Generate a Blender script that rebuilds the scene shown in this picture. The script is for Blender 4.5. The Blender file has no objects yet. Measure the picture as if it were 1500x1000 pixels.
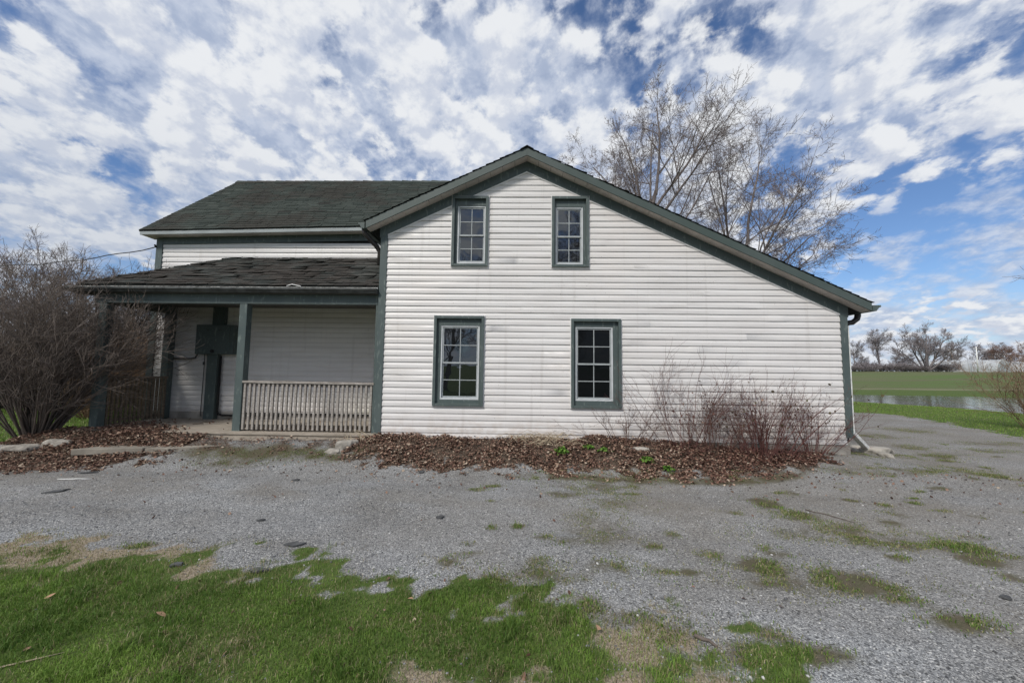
import bpy, math, random
import numpy as np
from mathutils import Vector, Matrix
random.seed(7); RNG = np.random.default_rng(11)
S = bpy.context.scene; COL = S.collection
PI = math.pi

# ------------------------------------------------------------------ helpers
def link(name, me, parent=None, mat=None):
    o = bpy.data.objects.new(name, me); COL.objects.link(o)
    if parent: o.parent = parent
    if mat:
        o.data.materials.append(mat)
    return o

def tag(o, label=None, cat=None, group=None, kind=None):
    for k, v in (('label', label), ('category', cat), ('group', group), ('kind', kind)):
        if v: o[k] = v
    return o

def empty(name, loc=(0, 0, 0), rz=0, label=None, cat=None, group=None):
    o = bpy.data.objects.new(name, None); COL.objects.link(o)
    o.location = loc; o.rotation_euler = (0, 0, rz); o.empty_display_size = .1
    return tag(o, label, cat, group)

def np_mesh(name, verts, faces_list, smooth=False, attrs=None):
    """faces_list: list of (M,k) int arrays"""
    me = bpy.data.meshes.new(name)
    v = np.asarray(verts, np.float32).reshape(-1, 3)
    me.vertices.add(len(v)); me.vertices.foreach_set('co', v.ravel())
    fl = [np.asarray(f, np.int32) for f in faces_list if len(f)]
    nl = sum(f.size for f in fl); nf = sum(len(f) for f in fl)
    me.loops.add(nl); me.polygons.add(nf)
    me.loops.foreach_set('vertex_index', np.concatenate([f.ravel() for f in fl]))
    st = []; c = 0
    for f in fl:
        st.append(c + np.arange(len(f)) * f.shape[1]); c += f.size
    me.polygons.foreach_set('loop_start', np.concatenate(st).astype(np.int32))
    if smooth:
        me.polygons.foreach_set('use_smooth', np.ones(nf, bool))
    me.update(calc_edges=True)
    for an, arr in (attrs or {}).items():
        a = me.color_attributes.new(an, 'FLOAT_COLOR', 'POINT')
        a.data.foreach_set('color', np.asarray(arr, np.float32).ravel())
    return me

class MB:
    def __init__(s): s.v = []; s.f = []
    def add(s, vs, fs):
        b = len(s.v); s.v += [tuple(map(float, p)) for p in vs]; s.f += [tuple(b + i for i in f) for f in fs]
    def box(s, x0, x1, y0, y1, z0, z1):
        s.hexa([(x0, y0, z0), (x1, y0, z0), (x1, y1, z0), (x0, y1, z0), (x0, y0, z1), (x1, y0, z1), (x1, y1, z1), (x0, y1, z1)])
    def hexa(s, p):
        s.add(p, [(0, 3, 2, 1), (4, 5, 6, 7), (0, 1, 5, 4), (1, 2, 6, 5), (2, 3, 7, 6), (3, 0, 4, 7)])
    def prism(s, poly, axis, a0, a1):
        """poly in the two other axes (in order), extruded along axis"""
        n = len(poly)
        def P(q, a):
            if axis == 'y': return (q[0], a, q[1])
            if axis == 'x': return (a, q[0], q[1])
            return (q[0], q[1], a)
        s.add([P(q, a0) for q in poly] + [P(q, a1) for q in poly],
              [tuple(range(n))[::-1], tuple(range(n, 2 * n))] + [(i, (i + 1) % n, n + (i + 1) % n, n + i) for i in range(n)])
    def tube(s, pts, r, n=8, caps=True):
        pts = [Vector(p) for p in pts]; rs = r if hasattr(r, '__len__') else [r] * len(pts)
        b = len(s.v); prev = None
        for i, p in enumerate(pts):
            t = (pts[min(i + 1, len(pts) - 1)] - pts[max(i - 1, 0)]).normalized()
            if prev is None:
                u = t.cross(Vector((0, 0, 1)) if abs(t.z) < .9 else Vector((1, 0, 0))).normalized()
            else:
                u = (prev - t * prev.dot(t)).normalized()
            prev = u; w = t.cross(u)
            for k in range(n):
                a = 2 * PI * k / n
                s.v.append(tuple(p + (u * math.cos(a) + w * math.sin(a)) * rs[i]))
        for i in range(len(pts) - 1):
            for k in range(n):
                s.f.append((b + i * n + k, b + i * n + (k + 1) % n, b + (i + 1) * n + (k + 1) % n, b + (i + 1) * n + k))
        if caps:
            s.f.append(tuple(b + k for k in range(n))[::-1]); e = b + (len(pts) - 1) * n
            s.f.append(tuple(e + k for k in range(n)))
    def build(s, name, mat, parent=None, smooth=False, bevel=0):
        me = bpy.data.meshes.new(name); me.from_pydata(s.v, [], s.f)
        if smooth: me.polygons.foreach_set('use_smooth', np.ones(len(me.polygons), bool))
        me.update()
        o = link(name, me, parent, mat)
        if bevel:
            m = o.modifiers.new('Bevel', 'BEVEL'); m.width = bevel; m.segments = 2; m.limit_method = 'ANGLE'
        return o

def hsh(ix, iy, seed):
    n = (ix.astype(np.int64) * 374761393 + iy.astype(np.int64) * 668265263 + seed * 1442695041) & 0x7fffffff
    n = ((n ^ (n >> 13)) * 1274126177) & 0x7fffffff
    return ((n ^ (n >> 16)) & 0xffffff) / float(0xffffff)
def vnoise(x, y, seed=0):
    x = np.asarray(x, float); y = np.asarray(y, float)
    ix = np.floor(x); iy = np.floor(y); fx = x - ix; fy = y - iy
    fx = fx * fx * (3 - 2 * fx); fy = fy * fy * (3 - 2 * fy)
    a = hsh(ix, iy, seed); b = hsh(ix + 1, iy, seed); c = hsh(ix, iy + 1, seed); d = hsh(ix + 1, iy + 1, seed)
    return a + (b - a) * fx + (c - a) * fy + (a - b - c + d) * fx * fy
def fbm(x, y, seed=0, octv=4):
    t = 0; amp = .5; tot = 0
    for i in range(octv):
        ca, sa = math.cos(.65 + 1.1 * i), math.sin(.65 + 1.1 * i); k = 2.03 ** i
        t = t + amp * vnoise((x * ca - y * sa) * k + 3.7 * i, (x * sa + y * ca) * k - 1.9 * i, seed + i * 17); tot += amp; amp *= .5
    return t / tot
def sst(a, b, x):
    t = np.clip((x - a) / (b - a), 0, 1); return t * t * (3 - 2 * t)

# ------------------------------------------------------------------ materials
class G:
    def __init__(s, name):
        s.m = bpy.data.materials.new(name); s.m.use_nodes = True
        s.nt = s.m.node_tree; s.nt.nodes.clear()
        s.out = s.nt.nodes.new('ShaderNodeOutputMaterial')
    def n(s, t, _props=None, **inp):
        nd = s.nt.nodes.new(t)
        for k, v in (_props or {}).items(): setattr(nd, k, v)
        for k, v in inp.items():
            key = int(k[1:]) if k[0] == '_' and k[1:].isdigit() else k.replace('_', ' ')
            if isinstance(v, bpy.types.NodeSocket): s.nt.links.new(v, nd.inputs[key])
            else: nd.inputs[key].default_value = v
        return nd
    def noise(s, vec, scale, detail=4, rough=.55, dist=0):
        return s.n('ShaderNodeTexNoise', Vector=vec, Scale=scale, Detail=detail, Roughness=rough, Distortion=dist).outputs['Fac']
    def ramp(s, fac, stops, interp='LINEAR'):
        r = s.n('ShaderNodeValToRGB', Fac=fac); cr = r.color_ramp; cr.interpolation = interp
        while len(cr.elements) < len(stops): cr.elements.new(.5)
        for e, (p, c) in zip(cr.elements, stops):
            e.position = p; e.color = (*c, 1) if len(c) == 3 else c
        return r.outputs['Color']
    def mix(s, fac, a, b, blend='MIX'):
        nd = s.n('ShaderNodeMix', {'data_type': 'RGBA', 'blend_type': blend})
        for i, v in ((0, fac), (6, a), (7, b)):
            if isinstance(v, bpy.types.NodeSocket): s.nt.links.new(v, nd.inputs[i])
            else: nd.inputs[i].default_value = v if i == 0 else ((*v, 1) if len(v) == 3 else v)
        return nd.outputs[2]
    def math(s, op, a, b=0., clamp=False):
        nd = s.n('ShaderNodeMath', {'operation': op, 'use_clamp': clamp}, _0=a, _1=b); return nd.outputs[0]
    def mr(s, v, a, b, c=0., d=1., smooth=True):
        return s.n('ShaderNodeMapRange', {'interpolation_type': 'SMOOTHSTEP' if smooth else 'LINEAR'}, Value=v, From_Min=a, From_Max=b, To_Min=c, To_Max=d).outputs[0]
    def obj(s): return s.n('ShaderNodeTexCoord').outputs['Object']
    def pos(s): return s.n('ShaderNodeNewGeometry').outputs['Position']
    def rnd(s): return s.n('ShaderNodeNewGeometry').outputs['Random Per Island']
    def orand(s): return s.n('ShaderNodeObjectInfo').outputs['Random']
    def scale(s, v, x, y, z):
        return s.n('ShaderNodeMapping', Vector=v, Scale=(x, y, z)).outputs[0]
    def bump(s, h, strength=.3, dist=.01):
        return s.n('ShaderNodeBump', Height=h, Strength=strength, Distance=dist).outputs[0]
    def finish(s, col, rough=.6, normal=None, spec=.4, **kw):
        b = s.n('ShaderNodeBsdfPrincipled', Roughness=rough, **kw)
        b.inputs['Specular IOR Level'].default_value = spec
        if isinstance(col, bpy.types.NodeSocket): s.nt.links.new(col, b.inputs['Base Color'])
        else: b.inputs['Base Color'].default_value = (*col, 1)
        if normal: s.nt.links.new(normal, b.inputs['Normal'])
        s.nt.links.new(b.outputs[0], s.out.inputs[0]); return s.m

def simple(name, col, rough=.6, var=.25, nscale=6, bump=.15, bscale=40, spec=.4, col2=None):
    g = G(name); p = g.pos()
    n1 = g.noise(p, nscale, 5)
    c2 = col2 or tuple(c * (1 - var) for c in col); c1 = tuple(min(1, c * (1 + var * .5)) for c in col)
    c = g.mix(g.mr(n1, .35, .68), c1, c2)
    return g.finish(c, rough, g.bump(g.noise(p, bscale, 4), bump, .01), spec)

def m_siding(name, algae=False):
    g = G(name); p = g.pos()
    streak = g.noise(g.scale(p, .9, .9, 7), 1.0, 4)
    base = g.mix(g.mr(streak, .3, .7), (.70, .682, .665), (.61, .588, .570))
    base = g.mix(g.math('MULTIPLY', g.mr(g.noise(g.scale(p, .5, .5, .8), .8, 4), .45, .75), .35), base, (.70, .63, .57))
    # flecks of dirt, gathered in clusters
    gate = g.mr(g.noise(p, 1.7, 4, .6), .5, .66)
    fl = g.mr(g.noise(g.scale(p, 1, 1, 1.6), 46, 3, .6), .63, .68)
    base = g.mix(g.math('MULTIPLY', g.math('MULTIPLY', gate, fl), .75), base, (.30, .27, .25))
    vd = g.n('ShaderNodeTexVoronoi', Vector=g.scale(p, 1, 1, 1), Scale=5.5).outputs['Distance']
    base = g.mix(g.math('MULTIPLY', g.mr(vd, .055, .035), .5), base, (.16, .14, .13))
    st_ = g.mr(g.noise(g.scale(p, 9, 9, .35), 1.0, 4, .6), .56, .70)
    base = g.mix(g.math('MULTIPLY', st_, .22), base, (.40, .37, .34))
    # earth splashed up on the lowest courses
    z = g.n('ShaderNodeSeparateXYZ', Vector=p).outputs['Z']
    sp = g.math('MULTIPLY', g.mr(g.math('ADD', z, g.math('MULTIPLY', g.noise(p, 3, 5), .9)), 1.25, .75), g.mr(g.noise(p, 9, 4), .3, .65))
    base = g.mix(g.math('MULTIPLY', sp, .38), base, (.44, .35, .28))
    if algae:
        x = g.n('ShaderNodeSeparateXYZ', Vector=p).outputs['X']
        a = g.math('MULTIPLY', g.mr(g.math('ADD', z, g.math('MULTIPLY', g.noise(p, 2.2, 5), .9)), 1.6, 1.0), g.mr(x, -4.6, -2.8))
        base = g.mix(g.math('MULTIPLY', a, .6), base, (.30, .30, .18))
    return g.finish(base, .42, g.bump(g.noise(g.scale(p, 1, 1, 14), 9, 4), .12, .006), .4)

def m_trim():
    g = G('green_paint'); p = g.pos()
    c = g.mix(g.mr(g.noise(p, 2.2, 5), .35, .7), (.070, .093, .091), (.088, .111, .107))
    c = g.mix(g.math('MULTIPLY', g.mr(g.noise(g.scale(p, 1, 1, .3), 22, 4), .57, .68), .5), c, (.20, .235, .22))
    return g.finish(c, .5, g.bump(g.noise(g.scale(p, 1, 1, .15), 55, 3), .12, .004), .35)

def m_shingle(name, ca, cb, patch, px=(.45, .62)):
    g = G(name); p = g.pos(); r = g.rnd()
    c = g.mix(r, ca, cb)
    c = g.mix(g.math('MULTIPLY', g.mr(g.math('ADD', g.noise(p, .8, 6, .62), g.math('MULTIPLY', r, .12)), px[0] + .06, px[1] + .06), .75), c, patch)
    c = g.mix(g.mr(g.noise(p, 130, 2), .35, .75), c, (.2, .2, .19), 'MULTIPLY') if False else c
    c = g.mix(g.math('MULTIPLY', g.mr(g.noise(p, 240, 2), .5, .7), .3), c, (.16, .165, .155))
    c = g.mix(g.math('MULTIPLY', g.mr(r, .965, .985), .6), c, (.025, .025, .024))
    return g.finish(c, .92, g.bump(g.noise(p, 180, 3), .5, .006), .2)

def m_wood(name, c1, c2, rough=.8):
    g = G(name); p = g.pos()
    gr = g.noise(g.scale(p, 2.0, 14, 14), 3, 6, .6, .6)
    c = g.mix(g.mr(gr, .3, .7), c1, c2)
    c = g.mix(g.math('MULTIPLY', g.mr(g.noise(p, 5, 5), .55, .75), .4), c, (.10, .09, .075))
    return g.finish(c, rough, g.bump(gr, .3, .006), .2)

def m_bark(name, c1, c2, scale=9):
    g = G(name); p = g.obj()
    n = g.noise(g.scale(p, 1, 1, .35), scale, 5)
    c = g.mix(g.mr(n, .3, .7), c1, c2)
    c = g.mix(g.math('MULTIPLY', g.rnd(), .45), c, tuple(x * 1.5 for x in c1))
    return g.finish(c, .85, g.bump(n, .5, .02), .2)

def m_leaf(name, stops, rough=.75):
    g = G(name); r = g.rnd()
    c = g.ramp(r, stops)
    c = g.mix(g.math('MULTIPLY', g.mr(g.noise(g.pos(), 26, 3), .4, .7), .35), c, tuple(x * .55 for x in stops[0][1]))
    return g.finish(c, rough, None, .25)

def m_ground():
    g = G('ground_surface'); p = g.pos()
    at = g.n('ShaderNodeAttribute', {'attribute_name': 'mask'}).outputs['Color']
    sp = g.n('ShaderNodeSeparateColor', Color=at); GR, LF, ST = sp.outputs[0], sp.outputs[1], sp.outputs[2]
    at2 = g.n('ShaderNodeAttribute', {'attribute_name': 'mask2'}).outputs['Color']
    sp2 = g.n('ShaderNodeSeparateColor', Color=at2); MO, FI, DU = sp2.outputs[0], sp2.outputs[1], sp2.outputs[2]
    # crushed stone
    warp = p
    v1 = g.n('ShaderNodeTexVoronoi', Vector=warp, Scale=96, Randomness=1)
    v2 = g.n('ShaderNodeTexVoronoi', Vector=warp, Scale=185, Randomness=1)
    s1 = g.n('ShaderNodeSeparateColor', Color=v1.outputs['Color']).outputs[0]
    s2 = g.n('ShaderNodeSeparateColor', Color=v2.outputs['Color']).outputs[1]
    stops = [(0, (.06, .061, .062)), (.25, (.165, .168, .17)), (.55, (.262, .265, .266)), (.85, (.375, .376, .37)), (1, (.62, .61, .58))]
    st1 = g.ramp(s1, stops); st2 = g.ramp(s2, stops)
    big = g.noise(p, 17, 3)
    gravel = g.mix(g.mr(big, .45, .55), st1, st2)
    gravel = g.mix(g.math('MULTIPLY', g.mr(g.noise(p, .8, 5, .6), .4, .65), .5), gravel, g.mix(1., gravel, (.72, .68, .63), 'MULTIPLY'))
    gravel = g.mix(1., gravel, g.ramp(g.noise(g.scale(p, .35, .8, 1), 1.0, 6, .65), [(.3, (.74, .725, .705)), (.5, (.95, .955, .965)), (.7, (1.08, 1.10, 1.12))]), 'MULTIPLY')
    gravel = g.mix(g.math('MULTIPLY', DU, .8), gravel, g.mix(.6, gravel, (.19, .165, .13)))
    # earth, moss, straw, turf
    fine = g.noise(p, 70, 4, .65); mid = g.noise(p, 11, 5, .6)
    soil = g.mix(fine, (.045, .034, .025), (.19, .14, .105))
    soil = g.mix(g.mr(mid, .4, .7), soil, (.075, .062, .048))
    straw = g.mix(g.mr(g.noise(g.scale(p, 1.2, .8, 1), 95, 4, .7), .3, .7), (.12, .098, .07), (.40, .335, .25))
    turf = g.mix(fine, (.03, .055, .012), (.12, .165, .045))
    turf = g.mix(g.math('MULTIPLY', g.mr(mid, .5, .75), .35), turf, (.16, .14, .06))
    moss = g.mix(fine, (.032, .034, .014), (.14, .125, .07))
    moss = g.mix(g.mr(mid, .42, .68), moss, (.10, .08, .052))
    # open field
    row = g.noise(g.scale(p, .02, .35, 1), 1.0, 4)
    field = g.mix(g.mr(g.noise(g.scale(p, .03, .12, 1), 1, 5), .35, .65), (.088, .138, .036), (.118, .130, .060))
    field = g.mix(g.math('MULTIPLY', g.mr(row, .45, .6), .5), field, (.12, .105, .065))
    n4 = g.noise(p, 24, 4, .7)
    def soft(mask, lo=.35, hi=.65):
        return g.mr(g.math('ADD', mask, g.math('MULTIPLY', g.math('SUBTRACT', n4, .5), .55)), lo, hi)
    c = gravel
    c = g.mix(g.math('MULTIPLY', soft(MO, .18, .75), .92), c, moss)
    c = g.mix(soft(ST), c, straw)
    c = g.mix(soft(LF), c, soil)
    c = g.mix(soft(GR), c, turf)
    c = g.mix(FI, c, field)
    hgt = g.math('ADD', g.math('MULTIPLY', v1.outputs['Distance'], -1.), g.math('MULTIPLY', v2.outputs['Distance'], -.5))
    hg = g.math('ADD', hgt, g.math('MULTIPLY', fine, .5))
    return g.finish(c, .95, g.bump(hg, .6, .008), .15)

def m_grass(name):
    g = G(name)
    at = g.n('ShaderNodeAttribute', {'attribute_name': 'mask'}).outputs['Color']
    sp = g.n('ShaderNodeSeparateColor', Color=at); dry, tip, tone = sp.outputs[0], sp.outputs[1], sp.outputs[2]
    r = g.rnd()
    c = g.mix(tone, (.060, .142, .019), (.225, .375, .062))
    c = g.mix(g.math('MULTIPLY', r, .5), c, (.23, .28, .07))
    c = g.mix(dry, c, g.mix(r, (.24, .185, .10), (.46, .38, .25)))
    b = g.n('ShaderNodeBsdfPrincipled', Roughness=.55); b.inputs['Specular IOR Level'].default_value = .25
    g.nt.links.new(c, b.inputs['Base Color'])
    t = g.n('ShaderNodeBsdfTranslucent', Color=c)
    mx = g.n('ShaderNodeMixShader', Fac=.3, _1=b.outputs[0], _2=t.outputs[0])
    g.nt.links.new(mx.outputs[0], g.out.inputs[0]); return g.m

def m_pane(name, refl):
    g = G(name); p = g.pos()
    d = g.n('ShaderNodeBsdfDiffuse', Color=(.006, .007, .008, 1))
    gl = g.n('ShaderNodeBsdfGlossy', Color=(.9, .95, 1, 1), Roughness=.015, Normal=g.bump(g.noise(p, 2.2, 2), .10, .03))
    lw = g.n('ShaderNodeFresnel', IOR=1.5).outputs[0]
    mx = g.n('ShaderNodeMixShader', Fac=g.math('MULTIPLY', lw, refl), _1=d.outputs[0], _2=gl.outputs[0])
    g.nt.links.new(mx.outputs[0], g.out.inputs[0]); return g.m

def m_water():
    g = G('pond_water'); p = g.pos()
    nb = g.bump(g.noise(g.scale(p, .5, 1.3, 1), 1.1, 3), .25, .12)
    return g.finish((.03, .035, .03), .03, nb, .5, IOR=1.333)

M = {}
M['siding'] = m_siding('vinyl_siding'); M['siding_porch'] = m_siding('porch_siding', True)
M['trim'] = m_trim()
M['shingle'] = m_shingle('wing_shingle', (.032, .041, .036), (.066, .078, .069), (.040, .035, .030), (.46, .62))
M['shingle_porch'] = m_shingle('porch_shingle', (.034, .040, .037), (.085, .085, .078), (.042, .033, .028), (.40, .6))
M['shingle_dark'] = m_shingle('dark_shingle', (.02, .024, .023), (.04, .045, .042), (.02, .018, .016))
M['soffit'] = simple('soffit_vinyl', (.50, .46, .42), .6, .15, 3, .1)
M['fascia'] = simple('fascia_metal', (.070, .088, .081), .45, .15, 2, .08, 20, col2=(.058, .080, .071))
M['fascia_grey'] = simple('grey_fascia', (.30, .33, .33), .5, .15, 3, .08, 20)
M['gutter'] = simple('gutter_metal', (.075, .08, .078), .45, .5, 5, .15, 30, col2=(.04, .042, .04))
M['gutter_lip'] = simple('scuffed_lip', (.42, .42, .40), .5, .5, 14, .15, 40, col2=(.13, .125, .115))
M['brown'] = simple('brown_metal', (.035, .03, .028), .45, .3)
M['white_metal'] = simple('white_metal', (.78, .78, .75), .4, .2, 8, .05)
M['jchannel'] = simple('white_channel', (.74, .73, .72), .45, .1, 4, .05)
M['sash'] = simple('sash_vinyl', (.56, .58, .59), .45, .12, 5, .05)
M['sash_grey'] = simple('muntin_grey', (.34, .365, .37), .45, .15, 9, .05)
M['deck'] = m_wood('weathered_boards', (.40, .35, .29), (.27, .235, .19))
M['baluster'] = m_wood('grey_baluster', (.40, .37, .335), (.24, .215, .19))
M['rail_brown'] = m_wood('brown_rail', (.21, .165, .12), (.10, .08, .06))
M['concrete'] = simple('concrete', (.33, .305, .27), .9, .3, 4, .4, 60)
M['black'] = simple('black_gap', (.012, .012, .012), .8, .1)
M['conduit'] = simple('grey_conduit', (.06, .062, .062), .5, .2)
M['ceiling'] = simple('porch_ceiling', (.10, .10, .095), .8, .2)
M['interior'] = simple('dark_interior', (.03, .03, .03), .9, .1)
M['pane'] = m_pane('window_glass', 2.7); M['pane_dark'] = m_pane('dark_window_glass', .22)
M['stone'] = simple('limestone', (.33, .305, .265), .9, .4, 5, .6, 35)
M['slab'] = simple('flagstone', (.26, .235, .195), .9, .25, 3, .3, 40)
M['bark_grey'] = m_bark('grey_bark', (.20, .172, .162), (.115, .098, .092))
M['twig_grey'] = m_bark('grey_twig', (.22, .185, .18), (.14, .115, .112))
M['bark_shrub'] = m_bark('shrub_bark', (.135, .112, .096), (.075, .062, .054))
M['twig_shrub'] = m_bark('shrub_twig', (.19, .158, .136), (.105, .086, .075))
M['red_cane'] = m_bark('red_cane', (.14, .064, .056), (.075, .040, .037))
M['vine'] = m_bark('vine_brown', (.13, .075, .058), (.07, .042, .036))
M['tan_cane'] = m_bark('tan_cane', (.24, .16, .10), (.12, .075, .05))
M['far_bark'] = m_bark('far_bark', (.20, .18, .178), (.14, .125, .127), 2)  # lighter and greyer bark, distance haze put into the colour
M['far_twig'] = m_bark('far_twig', (.26, .232, .235), (.19, .168, .172), 2)  # twigs paled further, haze painted in by colour
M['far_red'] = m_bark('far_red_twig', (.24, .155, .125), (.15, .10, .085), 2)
M['litter'] = m_leaf('dead_leaf', [(0, (.06, .034, .025)), (.3, (.145, .08, .058)), (.6, (.22, .128, .092)), (.86, (.33, .225, .16)), (1, (.52, .43, .33))])
M['litter_red'] = m_leaf('red_dead_leaf', [(0, (.06, .028, .022)), (.4, (.135, .066, .05)), (.8, (.22, .12, .085)), (1, (.42, .32, .25))])
M['plant'] = m_leaf('fresh_leaf', [(0, (.05, .12, .015)), (.6, (.11, .22, .03)), (1, (.2, .32, .07))])
M['bud'] = m_leaf('shrub_bud', [(0, (.06, .05, .025)), (.6, (.12, .09, .05)), (1, (.12, .14, .05))])
M['orange_leaf'] = m_leaf('orange_leaf', [(0, (.34, .18, .10)), (.5, (.40, .24, .15)), (1, (.44, .30, .2))])
M['slate'] = simple('shingle_scrap', (.085, .087, .088), .9, .4, 12, .5, 90)
M['straw_stalk'] = simple('straw_stalk', (.44, .36, .25), .8, .3, 20, .1)
M['poly'] = simple('greenhouse_film', (.40, .415, .42), .4, .15, .6, .02, 5)
M['grass'] = m_grass('grass_blades')
M['ground'] = m_ground()
M['water'] = m_water()
M['cable'] = simple('black_cable', (.02, .02, .02), .6, .1)

# ------------------------------------------------------------------ terrain
MX = [-12, -9.4, -8.5, -6.6, -5.7, -3, -2.5, 0, 1.5, 3, 5, 5.8, 7.2]; MZ = [0, .06, .31, .35, .27, .24, .31, .28, .33, .25, .17, .12, 0]
POND = np.array([(23.6, -6), (24.7, 6), (24.9, 11.0), (24.5, 13.2), (24.3, 16.0), (22.8, 18.3), (21.6, 20.1), (17, 24), (17, 30), (30.5, 29.7), (40, 29.9), (45, 29.1), (50, 28.4), (62, 24), (66, 0), (50, -12), (30, -12)], float)
def pond_sd(x, y):
    """signed distance, positive inside the water"""
    sh = np.shape(x); x = np.ravel(x).astype(float); y = np.ravel(y).astype(float)
    near = (x > 5) & (x < 110) & (y > -45) & (y < 75)
    out = np.full(x.shape, -60.)
    X = x[near]; Y = y[near]; d = np.full(X.shape, 1e9); ins = np.zeros(X.shape, bool)
    n = len(POND)
    for i in range(n):
        a = POND[i]; b = POND[(i + 1) % n]; ab = b - a
        t = np.clip(((X - a[0]) * ab[0] + (Y - a[1]) * ab[1]) / (ab @ ab), 0, 1)
        d = np.minimum(d, np.hypot(X - a[0] - t * ab[0], Y - a[1] - t * ab[1]))
        c = ((a[1] > Y) != (b[1] > Y)) & (X < (b[0] - a[0]) * (Y - a[1]) / (b[1] - a[1] + 1e-12) + a[0])
        ins ^= c
    out[near] = np.where(ins, d, -d)
    return out.reshape(sh)

def height(x, y):
    x = np.asarray(x, float); y = np.asarray(y, float)
    hb = np.interp(x, MX, MZ)
    back = 1 - sst(1.5, 4, y)
    z = hb * sst(-1.35, -.05, y) * np.where(np.abs(x - 1.5) < 5, 1, back)
    lump = sst(-1.2, -.3, y) * (1 - sst(.5, 2, y)) * (np.abs(x) < 9)
    z = z + lump * (fbm(x * 1.6, y * 1.6, 5) - .5) * .13
    z = z + (fbm(x * .5, y * .5, 3) - .5) * .05 * sst(1.5, 5, np.hypot(x, y + 1)) + (fbm(x * 3.5, y * 3.5, 9, 3) - .5) * .022
    rut = np.exp(-((y + 1.75 + .08 * x - .015 * x * x * (x > 0)) / .22) ** 2) + np.exp(-((y + 3.0 + .08 * x - .015 * x * x * (x > 0)) / .24) ** 2)
    z = z - .022 * rut * (np.abs(x) < 14)
    d = np.hypot(x, y)
    z = z + 2.75 * sst(45, 140, d) + (fbm(x * .03, y * .03, 21) - .5) * .5 * sst(50, 120, d)
    sd = pond_sd(x, y)
    z = z - .26 * sst(-6, 0, sd) - .7 * sst(-.2, 2.5, sd)
    return z
def hz(x, y): return float(height(np.array([x]), np.array([y]))[0])

LAWN = [(-30, -4.4), (-9, -4.15), (-6, -4.1), (-4.0, -4.02), (-3.8, -3.98), (-3.2, -3.94), (-2.56, -3.95), (-2.3, -3.89), (-1.9, -3.84), (-1.35, -3.85), (-.8, -3.87), (-.3, -3.93), (.1, -4.02), (.44, -4.18), (.71, -4.30), (1.09, -4.46), (1.34, -4.6), (1.55, -4.82), (1.75, -5.3), (2.2, -6.2), (3, -8), (8, -16)]
STRAW = [(-30, -3.6), (-5.1, -3.48), (-4.66, -3.49), (-4, -3.51), (-3.34, -3.55), (-2.65, -3.65), (-2.1, -3.76), (-1.64, -3.85), (-1.3, -3.98), (0, -4.2), (8, -16)]
LEAFE = [(-11, -1.2), (-9.2, -1.35), (-7.5, -1.5), (-7.36, -1.45), (-6.55, -1.05), (-5.8, -.84), (-5.35, -.50), (-4, -.36), (-3.1, -.5), (-2.14, -.92), (-.66, -.98), (.38, -.98), (1.38, -1.07), (2.37, -1.1), (3.44, -.95), (4.56, -.52), (5.5, .1), (5.66, .4), (7, 2)]
PATCH = [(2.89, -2.24, 0.14, 0.22, .9), (2.93, -2.62, 0.26, 0.18, .7), (3.16, -2.91, 0.35, 0.18, .55), (3.37, -3.18, 0.39, 0.21, .6), (3.87, -3.29, 0.23, 0.17, .95), (3.78, -3.55, 0.16, 0.1, .8), (1.56, -3.61, 0.16, 0.11, .6), (1.87, -3.74, 0.17, 0.14, .9), (2.07, -3.9, 0.18, 0.12, .6), (2.4, -3.92, 0.2, 0.16, .9), (2.59, -4.17, 0.15, 0.07, .8), (2.6, -4.02, 0.15, 0.07, .6), (1.8, -4.0, 0.15, 0.07, .6), (2.71, -4.38, 0.2, 0.08, 1), (1.6, -4.7, 0.16, 0.07, 1), (1.46, -4.55, 0.12, 0.07, .6), (0.53, -2.02, 0.18, 0.19, .6), (0.46, -3.37, 0.15, 0.11, .6), (0.63, -3.8, 0.16, 0.09, .6), (-0.02, -3.03, 0.05, 0.06, .9), (-0.28, -3.08, 0.05, 0.06, .9), (0.96, -1.71, 0.46, 0.21, .5), (0.44, -4.32, 0.1, 0.1, .9), (1.28, -3.86, 0.05, 0.05, 1), (0.71, -4.43, 0.17, 0.09, .7), (0.94, -4.57, 0.2, 0.12, .7), (1.21, -4.72, 0.18, 0.1, .8), (1.17, -3.44, 0.1, 0.06, .6), (1.44, -3.14, 0.07, 0.08, .6), (0.15, -3.73, 0.11, 0.09, .6), (-0.2, -4.05, 0.11, 0.09, .8), (-3.18, -3.7, 0.13, 0.08, .8), (-3.87, -3.85, 0.22, 0.09, .7), (0.73, -3.82, 0.11, 0.07, .6), (3.48, -1.77, 0.09, 0.11, .5), (4.1, -2.55, 0.09, 0.08, .5), (7.12, -0.81, 0.17, 0.17, .7), (7.93, 0.67, 0.42, 0.25, .5), (8.31, 1.56, 0.31, 0.32, .5), (5.14, -0.84, 0.55, 0.15, .5), (10.65, 4.04, 0.57, 0.48, .5), (1.38, -1.29, 0.69, 0.25, .5), (3.01, -1.2, 0.13, 0.1, .8), (6.82, -0.59, 0.66, 0.26, .45), (5.92, -0.76, 0.62, 0.16, .55), (9.56, 1.32, 0.61, 0.23, .5), (-4.0, -0.71, 0.98, 0.2, .62), (-2.95, -0.65, 0.69, 0.2, .6), (-4.5, -1.0, 0.62, 0.14, .5),
         (3.1, -3.05, .9, .2, .45), (2.2, -3.95, .8, .22, .45), (.75, -3.2, .3, .7, .42), (1.1, -2.2, .35, .6, .38), (.2, -3.95, .5, .18, .5), (5.9, .3, .5, .3, .55), (6.9, .6, .5, .4, .5), (4.4, -3.9, .5, .12, .45), (4.2, -4.5, .5, .1, .5), (8.6, 3, .8, .4, .5), (10.8, 2.2, 1.2, .25, .5)]
_pr = random.Random(77)
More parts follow.
